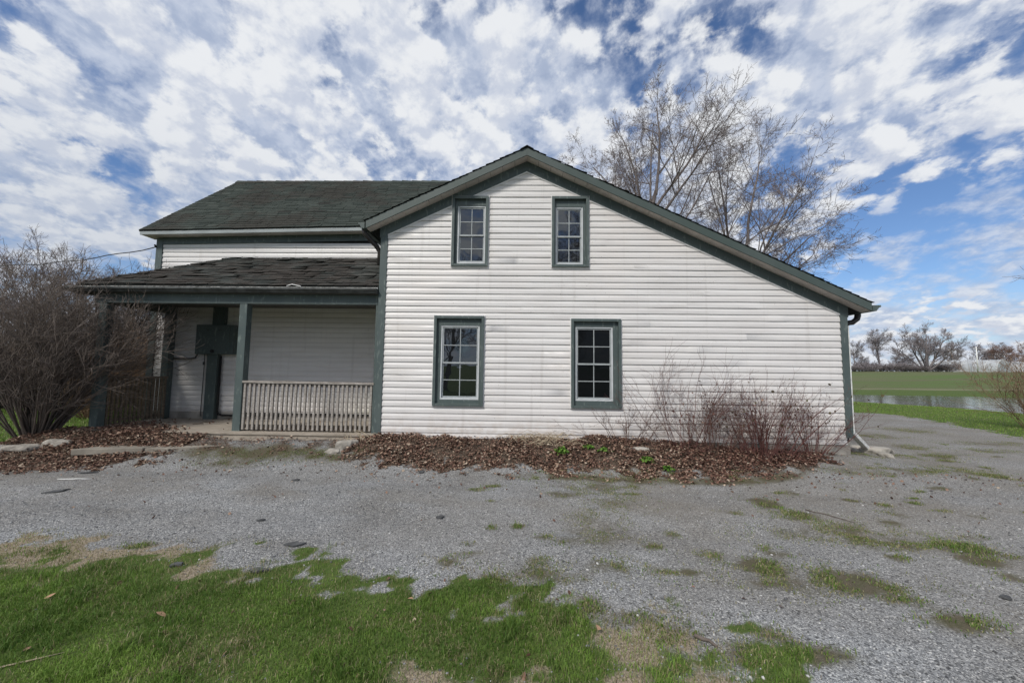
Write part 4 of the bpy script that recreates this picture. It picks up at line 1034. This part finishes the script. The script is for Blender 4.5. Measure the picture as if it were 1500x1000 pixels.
# scrub along the field edge
sc_l = [lv(5, 4, .08, .05, 6, .6, .6, 34, .2, .7, .02), lv(4, 3, .12, .05, 6, .6, .7, 38, .1, .6, .02), lv(4, 3, .15, .05, taper=.4)]
def scrub(seed, n, h):
    rg = np.random.default_rng(seed); a = rg.uniform(0, 2 * PI, n); q = rg.uniform(.1, .8, n)
    S_ = np.stack([np.cos(a) * .5 * q, np.sin(a) * .5 * q, 0 * a], 1); D_ = np.stack([np.cos(a) * q, np.sin(a) * q, 1 + 0 * a], 1)
    sets = branchset(rg, S_, D_, h * rg.uniform(.5, .9, n), np.full(n, .035), sc_l)
    return bs_mesh('stems', sets[:1]), bs_mesh('twigs', sets[1:])
SCR = [scrub(401, 26, 3.0), scrub(402, 22, 2.6)]
for i, px in enumerate((1247, 1258, 1268, 1278, 1290, 1300, 1311, 1322, 1332, 1342, 1368, 1386)):
    p = cam_ray(px, 96 + (i * 7) % 6)
    where = 'beside the downspout' if px < 1275 else ('under the tall rounded tree' if px < 1315 else ('left of the broadest tree' if px < 1345 else 'before the long greenhouse'))
    plant_tree('scrub_bush', (p.x, p.y, hz(p.x, p.y) - .05), SCR[i % 2], fm, ('brown scrub at the far field edge ' + where) if px < 1360 else ['scrub bush before the left end of the greenhouse', 'lone scrub bush before the middle of the greenhouse'][px > 1380], 'shrub', 'scrub along the far field edge ' + where, rz=i * 1.3, sc=(1.9, 1.9, .5 + .35 * ((i * 5) % 4) / 3), names=('stems', 'twigs'))

# greenhouses and the pole
def greenhouse(loc, rz, L, W, H, label):
    r = empty('greenhouse', loc, rz, label, 'greenhouse', 'white greenhouses beyond the field')
    m = MB(); n = 14; P = [(W / 2 * math.cos(PI * i / n), H * math.sin(PI * i / n) ** .85) for i in range(n + 1)]
    V = [(-L / 2, a, z) for a, z in P] + [(L / 2, a, z) for a, z in P]
    m.add(V, [(i, i + 1, n + 2 + i, n + 1 + i) for i in range(n)] + [tuple(range(n + 1))[::-1], tuple(range(n + 1, 2 * n + 2))]); m.build('film_cover', M['poly'], r)
    m = MB()
    for k in range(9):
        x_ = -L / 2 + L * k / 8; m.tube([(x_, a * 1.012, z * 1.012) for a, z in P], .04, 5)
    m.build('hoops', M['white_metal'], r)
    m = MB(); m.box(L / 2 + .03, L / 2 + .06, -.6, .6, 0, 2.0); m.build('door', M['sash_grey'], r)
p = cam_ray(1405, 108); greenhouse((p.x - 1, p.y, hz(p.x, p.y) - .1), math.radians(-68), 17, 7.5, 3.3, 'long low white greenhouse with a rounded end beyond the field')
p = cam_ray(1507, 110); greenhouse((p.x, p.y, hz(p.x, p.y)), math.radians(-60), 8, 6, 3.2, 'small white arched greenhouse at the right edge beyond the field')
p = cam_ray(1430, 100); m = MB(); z0 = hz(p.x, p.y)
m.tube([(p.x, p.y, z0), (p.x, p.y, z0 + 6.6)], [.14, .1], 7); m.tube([(p.x - .8, p.y, z0 + 6.1), (p.x + .8, p.y, z0 + 6.1)], .06, 5)
tag(m.build('utility_pole', M['white_metal'], None, True), 'thin pale utility pole by the end of the long greenhouse', 'pole')
# ---- left side: hedgerow trees and thicket
md = [lv(8, 6, .05, .02, 11, .60, .45, 46, .2, .78), lv(7, 4, .10, .04, 8, .56, .5, 42, .2, .75, .012), lv(6, 3, .13, .04, 7, .6, .6, 42, .1, .7, .009), lv(4, 3, .15, .03, 5, .65, .7, 42, .1, .5, .007), lv(3, 3, .15, .03, taper=.3)]
MID = [tree_parts(s, [(0, 0, 0)] * 2, [(.15, 0, 1), (-.25, .1, 1)], [6.2, 5.6], [.15, .12], md, 2) for s in (501, 502)]
tl = [((-27.5, 11, 0), 0, .90, 'bare crooked tree at the far left edge behind the thicket'), ((-24.6, 13, 0), 1, .88, 'bare grey tree second from the left behind the thicket'), ((-22.4, 14, 0), 0, .84, 'bare tree behind the left shrub, third from the left edge'), ((-31, 13, 0), 1, .95, 'bare tree cut by the left edge of the picture'), ((-20.5, 13.5, 0), 1, .7, 'smaller bare tree just left of the porch roof tip')]
for (p, k, s_, lb) in tl:
    plant_tree('bare_tree', (p[0], p[1], hz(p[0], p[1])), MID[k], (M['bark_grey'], M['twig_grey']), lb, 'tree', 'bare trees behind the left shrub', rz=p[0] * 2.1, sc=s_)
sb = [lv(7, 4, .06, .03, 7, .58, .6, 30, .15, .7, .006), lv(6, 3, .10, .03, 7, .58, .7, 36, .1, .65, .0045), lv(5, 3, .13, .02, 4, .6, .75, 40, .1, .5, .0035), lv(4, 3, .15, .02, taper=.3)]
sf = [lv(7, 5, .08, .03, 7, .58, .6, 34, .12, .7, .0065), lv(6, 3, .12, .03, 5, .58, .7, 34, .1, .65, .0046), lv(5, 3, .13, .03, 3, .6, .75, 38, .1, .5, .003), lv(4, 3, .14, .02, taper=.3)]
def shrub_mesh(seed, n, h, spread, r=.016, lv_=sb, rb=.28, up=1.0):
    rg = np.random.default_rng(seed); a = rg.uniform(0, 2 * PI, n); q = rg.uniform(.05, 1, n) ** .7
    S_ = np.stack([np.cos(a) * rb * q, np.sin(a) * rb * q, 0 * a - .03], 1); D_ = np.stack([np.cos(a) * q * spread, np.sin(a) * q * spread, up + 0 * a], 1)
    sets = branchset(rg, S_, D_, h * rg.uniform(.55, .95, n), rg.uniform(.6, 1.1, n) * r, lv_)
    return bs_mesh('stems', sets[:1]), bs_mesh('twigs', sets[1:])
SHR = [shrub_mesh(601, 52, 2.4, .85, lv_=sf), shrub_mesh(602, 42, 2.0, 1.1, lv_=sf)]
THK = [((-15.6, 5.4), 0, 1.0, 'dark bare thicket shrub at the left edge above the side lawn'), ((-13.4, 5.2), 1, 1.1, 'bare thicket shrub left behind the big porch shrub'), ((-18.2, 6.0), 1, 1.35, 'bare thicket shrub far left, behind the front row'), ((-16.0, 7.2), 0, 1.2, 'bare thicket shrub in the second row at left'), ((-12.2, 6.6), 0, .95, 'bare thicket shrub seen left of the porch post'), ((-19.8, 8.2), 0, 1.3, 'bare thicket shrub in the back row at the left edge'), ((-14.2, 8.6), 1, 1.3, 'bare thicket shrub in the back row left of the porch'), ((-21.5, 5.5), 1, 1.3, 'bare thicket shrub cut by the left edge of the picture'), ((-17.6, 5.8), 0, .85, 'low bare thicket shrub at the left picture edge'), ((-18, 10.5), 0, 1.5, 'tall bare thicket shrub under the left trees')]
for (p, k, s_, lb) in THK:
    plant_tree('thicket_shrub', (p[0], p[1], hz(*p)), SHR[k], (M['bark_shrub'], M['twig_shrub']), lb, 'shrub', 'bare shrubs of the thicket left of the porch', rz=p[0] * 1.9, sc=s_, names=('stems', 'twigs'))
RS = shrub_mesh(611, 50, 2.2, 1.0)
for i, (p, s_, lb) in enumerate([((-12.4, 4.0), 1.0, 'russet bare shrub seen through the porch side, left one'), ((-11.6, 5.2), 1.1, 'russet bare shrub seen through the porch side, next to the wing corner')]):
    plant_tree('russet_shrub', (p[0], p[1], hz(*p)), RS, (M['tan_cane'], M['tan_cane']), lb, 'shrub', 'russet shrubs behind the porch', rz=i * 2.2, sc=s_, names=('stems', 'twigs'))
sv = [dict(sf[0], t0=.3), *sf[1:]]
FS = shrub_mesh(620, 96, 2.62, .64, .018, sv, rb=.22)
fs = plant_tree('lilac_shrub', (-8.66, -.20, hz(-8.66, -.20)), FS, (M['bark_shrub'], M['twig_shrub']), 'big many-stemmed bare shrub in front of the left end of the porch', 'shrub', names=('stems', 'twigs'))

# right edge: bare shrub on the verge, and a tree whose twig tip reaches into the sky
RB = shrub_mesh(630, 20, 2.3, .8, .012, sf)
plant_tree('verge_shrub', (15.2, 5.0, hz(15.2, 5.0)), RB, (M['tan_cane'], M['tan_cane']), 'tan bare shrub on the grass verge at the right edge by the pond', 'shrub', names=('stems', 'twigs'), sc=.95)
rt = tree_parts(640, [(0, 0, 0), (0, 0, 2.6)], [(.1, 0, 1), (-.75, .1, .62)], [7, 3.4], [.16, .05], [lv(8, 6, .04, .02, 9, .5, .45, 44, .35, .75), lv(6, 4, .1, .03, 6, .55, .55, 40, .2, .7, .008), lv(5, 3, .13, .03, 5, .6, .65, 40, .1, .6, .006), lv(4, 3, .15, .03, taper=.3)], 2)
plant_tree('bare_tree', (18.9, 4.6, hz(18.9, 4.6)), rt, (M['bark_grey'], M['twig_grey']), 'bare tree outside the right edge, only a twig tip showing', 'tree')
# trees on the near side of the drive, mirrored in the window panes
for i, (p, lb) in enumerate([((-5.5, -21, 0), 'bare tree across the drive, mirrored in the left panes'), ((3.5, -19, 0), 'bare tree across the drive, mirrored in the right panes')]):
    plant_tree('bare_tree', (p[0], p[1], hz(p[0], p[1])), MID[i], (M['bark_grey'], M['twig_grey']), lb, 'tree', 'bare trees mirrored in the windows', rz=i * 2.0, sc=1.25)

# ---- canes by the wall
cn = [lv(9, 4, .085, .0, 5, .55, .6, 36, .25, .6, .0024), lv(6, 3, .14, .0, 4, .55, .7, 38, .15, .5, .0018), lv(4, 3, .13, .02, taper=.3)]
def canes(name, loc, seed, n, h, spread, mat, label, r=.006, rb=.2, droop=0, squash=.45, leafn=0, leafmat=None, mat2=None):
    rg = np.random.default_rng(seed); a = rg.uniform(0, 2 * PI, n); q = rg.uniform(.05, 1, n)
    l_ = [dict(cn[0], up=droop), cn[1], cn[2]]
    S_ = np.stack([np.cos(a) * rb * q * 1.6, np.sin(a) * rb * q * squash, 0 * a - .02], 1); D_ = np.stack([np.cos(a) * q * spread, np.sin(a) * q * spread * squash, 1 + 0 * a], 1)
    sets = branchset(rg, S_, D_, h * rg.uniform(.45, 1.0, n), rg.uniform(.6, 1.1, n) * r, l_)
    for C, R, s in sets:    # stems bend back from the wall
        wy = C[:, :, 1] + loc[1]; C[:, :, 1] -= np.maximum(wy + .10, 0)
    ms = bs_mesh('canes', sets[:1]), bs_mesh('twigs', sets[1:])
    t = plant_tree(name, loc, ms, (mat, mat2 or mat), label, 'shrub', 'bare cane shrubs along the wall', names=('canes', 'twigs'))
    if leafn:
        C = np.concatenate([sets[1][0].reshape(-1, 3), sets[2][0].reshape(-1, 3)])
        C = C[C[:, 2] > h * (.35 if leafmat is not M['litter_red'] else .45)]
        P = C[rg.integers(0, len(C), leafn)]
        leaves('leaves', P[:, 0], P[:, 1], P[:, 2], .034, leafmat, parent=t, tilt=1.0, kind=None)
    return t
def cz(x, y): return (x, y, hz(x, y))
canes('cane_shrub', cz(2.75, -.30), 701, 20, 1.45, .85, M['red_cane'], 'thin arching bare canes right of the dark window, tallest of the wall shrubs', rb=.28, droop=-.045)
canes('cane_shrub', cz(3.20, -.28), 702, 32, .95, .6, M['vine'], 'tangled vine clump holding dried brown leaves below the middle of the wall', rb=.26, leafn=120, leafmat=M['litter_red'])
canes('cane_shrub', cz(4.05, -.30), 703, 46, 1.15, .82, M['red_cane'], 'dense upright red-stemmed shrub, biggest of the canes by the wall', .0085, rb=.26, droop=-.02, leafn=70, leafmat=M['bud'])
canes('cane_shrub', cz(4.95, -.15), 704, 26, 1.0, 1.1, M['red_cane'], 'red-stemmed shrub with small buds nearest the right house corner', .007, rb=.2, droop=-.025, leafn=90, leafmat=M['bud'])
canes('cane_shrub', cz(1.75, -.30), 705, 14, .75, 1.0, M['vine'], 'low bent bare stems under the dark lower window', rb=.3, droop=-.05)
canes('cane_shrub', cz(3.6, -.38), 706, 40, .38, 1.3, M['red_cane'], 'low tangle of red runners on the leaf bed before the red shrub', .004, rb=.7, droop=-.04)
# straw heap against the wall
m = MB(); rg = random.Random(5)
for i in range(90):
    x_ = rg.gauss(.42, .24); y_ = rg.uniform(-.42, -.05); a = rg.uniform(-.6, .6) + (PI if rg.random() < .5 else 0); l = rg.uniform(.12, .42); z_ = hz(x_, y_) + rg.uniform(.0, .10)
    m.tube([(x_, y_, z_), (x_ + math.cos(a) * l * .5, y_ + math.sin(a) * l * .2, z_ + rg.uniform(.02, .09)), (x_ + math.cos(a) * l, y_ + math.sin(a) * l * .4, z_ - rg.uniform(-.01, .05))], [.004, .0035, .002], 4)
tag(m.build('straw_heap', M['straw_stalk'], None), 'heap of dry straw stalks on the leaf bed between the lower windows', 'dead stalks')
m = MB()
for i in range(12):
    x_ = rg.gauss(-2.72, .12); y_ = rg.uniform(-.42, -.2); a = rg.uniform(0, PI); l = rg.uniform(.25, .5); z_ = hz(x_, y_)
    m.tube([(x_, y_, z_), (x_ + math.cos(a) * l * .5, y_ + .02, z_ + l * .35), (x_ + math.cos(a) * l, y_ + .03, z_ + l * rg.uniform(.1, .5))], [.006, .005, .003], 4)
tag(m.build('dry_stalks', M['straw_stalk'], None), 'few dry stalks by the foot of the green corner trim', 'dead stalks')

# ---- small plants
def sprout(x, y, r, n, label, seed):
    rg = np.random.default_rng(seed); t = empty('green_plant', cz(x, y), 0, label, 'plant', 'green weeds in the leaf bed')
    xx_ = rg.normal(0, r * .5, n); yy_ = rg.normal(0, r * .4, n); zz_ = .02 + r * .75 * np.exp(-(xx_ ** 2 + yy_ ** 2) / (r * r)) * rg.uniform(.3, 1, n)
    leaves('leaves', xx_, yy_, zz_, .042, M['plant'], parent=t, tilt=.7, kind=None)
    C = np.zeros((n // 3, 2, 3)); C[:, 1] = np.stack([xx_, yy_, zz_], 1)[:n // 3]; C[:, 0, :2] = C[:, 1, :2] * .3
    v, f_ = tubes_np(C, np.full((n // 3, 2), .0018), 3); link('stalks', np_mesh('stalks', v, [f_]), t, M['plant'])
sprout(.65, -.62, .13, 130, 'largest bright green weed clump in the leaf bed, below the gap between windows', 1)
sprout(1.11, -.47, .08, 50, 'small green weed left of the dark window foot, second clump', 2)
sprout(1.34, -.58, .08, 60, 'small green weed under the dark lower window, third clump', 3)
sprout(1.95, -.80, .10, 70, 'green weed at the leaf bed edge, before the canes', 4)
sprout(2.2, -1.02, .08, 40, 'small green weed nearest the gravel, rightmost of the clumps', 5)

# ---- rocks, slabs, litter
def rock(name, x, y, sx, sy, sz, seed, label, cat='rock', mat=None, group=None, rz=0):
    rg = np.random.default_rng(seed)
    import bmesh
    bm = bmesh.new(); bmesh.ops.create_icosphere(bm, subdivisions=3, radius=1)
    o1 = rg.uniform(0, 50)
    for v in bm.verts:
        c = np.array(v.co); nn = vnoise(np.array([c[0] * 1.4 + o1]), np.array([c[1] * 1.4 + c[2] * 1.1]), seed)[0] + .5 * vnoise(np.array([c[0] * 3.3 + o1]), np.array([c[1] * 3.3 - c[2] * 2.7]), seed + 3)[0]
        k = .62 + .5 * nn; v.co = Vector((c[0] * sx * k, c[1] * sy * k, max(c[2], -.4) * sz * k))
        if v.co.z > sz * .62: v.co.z = sz * .62 + (v.co.z - sz * .62) * .3
    me = bpy.data.meshes.new(name); bm.to_mesh(me); bm.free()
    o = link(name, me, None, mat or M['stone']); o.location = (x, y, hz(x, y) + sz * .12); o.rotation_euler = (0, 0, rz)
    return tag(o, label, cat, group)
rock('rock', 6.15, .62, .16, .12, .09, 1, 'pale rock nearest the downspout outlet, left of the wide flat one', group='rocks by the right house corner')
rock('rock', 6.55, .62, .34, .18, .12, 2, 'wide flat grey rock below the white downspout outlet', group='rocks by the right house corner', rz=-.3)
rock('rock', 6.52, .25, .10, .12, .07, 3, 'small white rock at the front end of the wide flat rock', group='rocks by the right house corner')
rock('rock', -2.92, -.42, .17, .09, .13, 4, 'pale rough limestone by the porch corner, upper one', group='limestones by the porch corner', rz=.5)
rock('rock', -3.08, -.56, .15, .08, .07, 5, 'flat limestone lying before the upper one at the porch corner', group='limestones by the porch corner')
ed = [(-7.72, -.62, 'edging stone nearest the shrub at the left lawn edge'), (-8.05, -.78, 'second edging stone from the shrub, left lawn edge'), (-8.45, -.80, 'third edging stone from the shrub, left lawn edge'), (-8.95, -.92, 'edging stone nearest the left picture edge')]
for i, (x_, y_, lb) in enumerate(ed):
    rock('edging_stone', x_, y_, .24, .11, .09, 11 + i, lb, 'stone', group='edging stones of the left lawn', rz=.25 * (i % 2))
rock('edging_stone', 1.95, -.42, .20, .08, .06, 21, 'flat pale stone lying in the leaf bed right of the dark window', 'stone')
def slab_stone(pts, label):
    zc = sum(hz(a, b_) for a, b_ in pts) / len(pts); m = MB(); m.prism(pts, 'z', zc - .06, zc + .035)
    tag(m.build('paving_slab', M['slab'], None, bevel=.008), label, 'paving slab', 'paving slabs before the porch')
slab_stone([(-7.05, -.98), (-6.10, -.78), (-5.95, -.46), (-6.75, -.52)], 'left paving slab in the leaves before the porch entry')
slab_stone([(-6.06, -.78), (-5.72, -.74), (-5.05, -.42), (-5.92, -.45)], 'right paving slab before the porch entry, ending at the moss')

def scrap(x, y, w, d, rz, seed, label):
    rg = random.Random(seed); m = MB(); n = 9
    P = [(math.cos(2 * PI * i / n) * w * .38 * rg.uniform(.4, 1.25), math.sin(2 * PI * i / n) * d * .36 * rg.uniform(.4, 1.25)) for i in range(n)]
    m.prism(P, 'z', 0, .012); o = m.build('shingle_scrap', M['slate'], None); o.location = (x, y, hz(x, y) + .006); o.rotation_euler = (rg.uniform(-.05, .05), rg.uniform(-.05, .05), rz)
    tag(o, label, 'shingle scrap', 'broken shingle scraps on the gravel')
for a in [(-5.54, -2.35, .34, .12, .5, 1, 'long dark shingle scrap on the gravel at far left'), (-1.93, -3.58, .22, .12, .2, 2, 'dark shingle scrap on the gravel just before the lawn, left of centre'), (-3.04, -1.67, .14, .14, 0, 3, 'small round dark scrap on the gravel before the railing'), (-1.46, -1.2, .20, .16, -.4, 4, 'square dark shingle scrap beside the leaf bed'), (-.82, -2.88, .11, .12, .3, 5, 'small dark scrap in the middle of the gravel'), (-1.94, -4.02, .22, .09, 0, 6, 'dark flat scrap half sunk in the lawn edge, middle one'), (-2.6, -3.98, .17, .09, .4, 7, 'dark slate scrap lying on the dead grass at the lawn edge'), (3.32, -4.1, .12, .10, .2, 8, 'dark scrap on the gravel at the right picture edge'), (-6.1, -1.54, .36, .08, .5, 9, 'thin dark scrap at the leaf bed edge before the slabs'), (-2.55, -3.1, .13, .05, .3, 10, 'thin dark scrap on the gravel near the straw')]: scrap(*a)
def one_leaf(x, y, s, rz, label, mat='orange_leaf'):
    t = leaves('fallen_leaf', np.zeros(1), np.zeros(1), np.zeros(1), s, M[mat], tilt=.35, kind=None)
    t.location = (x, y, hz(x, y) + .035); t.rotation_euler = (.2, .1, rz); tag(t, label, 'leaf', 'large fallen leaves on the lawn')
one_leaf(-2.13, -4.59, .046, .4, 'bright orange fallen leaf on the lawn at left')
one_leaf(-3.0, -4.44, .045, 1.2, 'pale pink fallen leaf on the lawn, leftmost leaf')
one_leaf(-.7, -4.36, .04, 2.0, 'tan fallen leaf on the lawn near the bottom centre')
one_leaf(.45, -4.60, .05, .8, 'pale tan fallen leaf where lawn meets gravel, rightmost leaf')
def stick(x, y, l, a, r, mat, label, seed):
    rg = random.Random(seed); m = MB(); pts = []
    for i in range(6):
        t = (i / 5 - .5) * l; X = x + math.cos(a) * t + rg.uniform(-.01, .01); Y = y + math.sin(a) * t + rg.uniform(-.01, .01); pts.append((X, Y, hz(X, Y) + r * 1.2))
    m.tube(pts, [r, r, r, r * .9, r * .8, r * .5], 6); tag(m.build('stick', mat, None, True), label, 'stick')
stick(-5.9, -1.87, .40, .15, .006, M['white_metal'], 'thin white stick on the gravel at left', 1)
stick(3.3, -2.6, .42, -.9, .005, M['bark_shrub'], 'thin dark stick along the grassy strip in the gravel at right', 2)
stick(-2.6, -5.0, .5, .6, .005, M['straw_stalk'], 'pale straw stem lying on the lawn at lower left', 3)
stick(1.05, -4.62, .12, -.8, .010, M['bark_shrub'], 'short broken twig on the lawn at lower centre', 4)

# ------------------------------------------------------------------ sky, sun, camera
AZ, EL_ = math.radians(-148), math.radians(44)         # sun behind the viewer's left shoulder
sun_dir = Vector((math.sin(AZ) * math.cos(EL_), math.cos(AZ) * math.cos(EL_), math.sin(EL_)))
W = bpy.data.worlds.new('World'); S.world = W; W.use_nodes = True
class GW(G):
    def __init__(s, nt): s.nt = nt; nt.nodes.clear(); s.out = nt.nodes.new('ShaderNodeOutputWorld')
g = GW(W.node_tree)
sky = g.n('ShaderNodeTexSky', {'sky_type': 'NISHITA', 'sun_disc': False, 'sun_elevation': EL_, 'sun_rotation': AZ, 'air_density': 1.0, 'dust_density': .4, 'ozone_density': 2.5})
SKY_S = .105; SKX, SKY_Y = 1.2, 8.8
dirv = g.n('ShaderNodeTexCoord').outputs['Generated']
sx = g.n('ShaderNodeSeparateXYZ', Vector=dirv); dz = g.math('MAXIMUM', sx.outputs['Z'], 0.0)
den = g.math('ADD', dz, .38)
u_ = g.math('DIVIDE', sx.outputs['X'], den); v_ = g.math('DIVIDE', sx.outputs['Y'], den)
plane = g.n('ShaderNodeCombineXYZ', X=u_, Y=v_, Z=0.).outputs[0]
def mapped(rot, sc, loc):
    return g.n('ShaderNodeMapping', Vector=plane, Rotation=(0, 0, rot), Scale=sc, Location=loc).outputs[0]
ROT = math.radians(18)
def dens(loc):
    wn = g.n('ShaderNodeTexNoise', Vector=mapped(ROT, (4.6, 4.6, 1), loc), Scale=1.0, Detail=6, Roughness=.6).outputs['Color']
    base = mapped(ROT, (10.5, 9.5, 1), loc)
    wv = g.n('ShaderNodeVectorMath', {'operation': 'MULTIPLY_ADD'}, _0=wn, _1=(2.9, 2.9, 0), _2=base).outputs[0]
    ce = g.n('ShaderNodeTexVoronoi', {'feature': 'SMOOTH_F1', 'voronoi_dimensions': '2D'}, Vector=wv, Scale=1.0, Smoothness=.6).outputs['Distance']
    puff = g.mr(ce, .70, .10, smooth=False)
    a = g.noise(mapped(ROT, (6.2, 5.4, 1), loc), 1.0, 10, .57, .1)
    c_ = g.noise(mapped(ROT * 1.4, (21, 18, 1), (loc[0], loc[1], 0)), 1.0, 6, .6, .2)
    t = g.math('ADD', g.math('MULTIPLY', a, .50), g.math('MULTIPLY', puff, .20))
    return g.math('ADD', t, g.math('MULTIPLY', c_, .30)), a, c_
LOC = (SKX, SKY_Y, 0)
b_ = g.noise(mapped(ROT * .4, (2.6, 2.2, 1), (LOC[0] + 7.3, LOC[1] + 2.1, 0)), 1.0, 3, .5)
(d0_, a0_, c0_), (d1_, _a, _c) = dens(LOC), dens((LOC[0] + .11, LOC[1] - .22, 0))
azr = g.mr(sx.outputs['X'], .45, .75); low = g.math('MULTIPLY', g.mr(dz, .10, .17), g.mr(dz, .40, .26))
clear = g.math('MULTIPLY', azr, low)
big_ = g.math('ADD', g.math('ADD', g.math('MULTIPLY', b_, .42), g.math('MULTIPLY', a0_, .42)), g.math('MULTIPLY', c0_, .16))
big_ = g.math('SUBTRACT', big_, g.math('MULTIPLY', clear, .11))
veil = g.mr(big_, .395, .52)
cover = g.math('MULTIPLY', g.mr(g.math('ADD', d0_, g.math('MULTIPLY', big_, .55)), .685, .83), g.mr(clear, 1.0, .3))
lit = g.mr(g.math('SUBTRACT', d0_, d1_), -.09, .10)
vcol = g.mix(g.mr(c0_, .35, .65), (.46, .535, .69), (.66, .72, .84))
wcol = g.mix(lit, (.62, .67, .78), (.88, .90, .93))
left = g.math('MULTIPLY', g.math('MULTIPLY', g.mr(sx.outputs['X'], .0, -.7), g.mr(dz, .55, .15)), .45)
wcol = g.mix(left, wcol, (.44, .50, .60)); vcol = g.mix(left, vcol, (.36, .42, .53))
skyc = g.mix(1., sky.outputs[0], (SKY_S * .90, SKY_S * 1.04, SKY_S * 1.24), 'MULTIPLY')
hazec = g.mix(g.math('MULTIPLY', g.mr(dz, .20, .0), .55), skyc, (.56, .68, .84))
fin = g.mix(g.math('MULTIPLY', veil, .88), hazec, vcol)
lowfade = g.mr(dz, -.02, .10, .45, 1.)
fin = g.mix(g.math('MULTIPLY', g.math('MULTIPLY', cover, lowfade), .96), fin, wcol)
bg = g.n('ShaderNodeBackground', Color=fin, Strength=.95)
g.nt.links.new(bg.outputs[0], g.out.inputs[0])

sl = bpy.data.lights.new('sun', 'SUN'); sl.energy = 2.9; sl.angle = math.radians(9); sl.color = (1, .955, .89)
so = bpy.data.objects.new('sun', sl); COL.objects.link(so); so.rotation_euler = sun_dir.to_track_quat('Z', 'Y').to_euler(); so.location = (0, 0, 30)

cam = bpy.data.cameras.new('camera'); co = bpy.data.objects.new('camera', cam); COL.objects.link(co)
p_, r__, w_ = 0.0764663577, 0.0124985507, 0.0268036617
right = Vector((math.cos(w_), math.sin(w_), 0)); fwd = Vector((-math.sin(w_), math.cos(w_), 0)); upv = Vector((0, 0, 1))
f2 = fwd * math.cos(p_) + upv * math.sin(p_); u2 = upv * math.cos(p_) - fwd * math.sin(p_)
r3 = right * math.cos(r__) + u2 * math.sin(r__); u3 = u2 * math.cos(r__) - right * math.sin(r__)
mw = Matrix(((r3.x, u3.x, -f2.x, 0), (r3.y, u3.y, -f2.y, -6.93687703), (r3.z, u3.z, -f2.z, 1.5), (0, 0, 0, 1)))
co.matrix_world = mw
cam.sensor_width = 36; cam.lens = 36 * 563.70 / 1500; cam.clip_start = .05; cam.clip_end = 5000
S.camera = co
S.view_settings.view_transform = 'Standard'; S.view_settings.look = 'None'; S.view_settings.gamma = 1; S.view_settings.use_curve_mapping = False
S.view_settings.exposure = 0.0
S.render.engine = 'CYCLES'
S.cycles.max_bounces = 6; S.cycles.diffuse_bounces = 3; S.cycles.transparent_max_bounces = 8
S.cycles.use_light_tree = False; S.cycles.use_denoising = True; S.cycles.denoiser = 'OPENIMAGEDENOISE'; S.cycles.denoising_input_passes = 'RGB_ALBEDO_NORMAL'; S.cycles.denoising_prefilter = 'NONE'
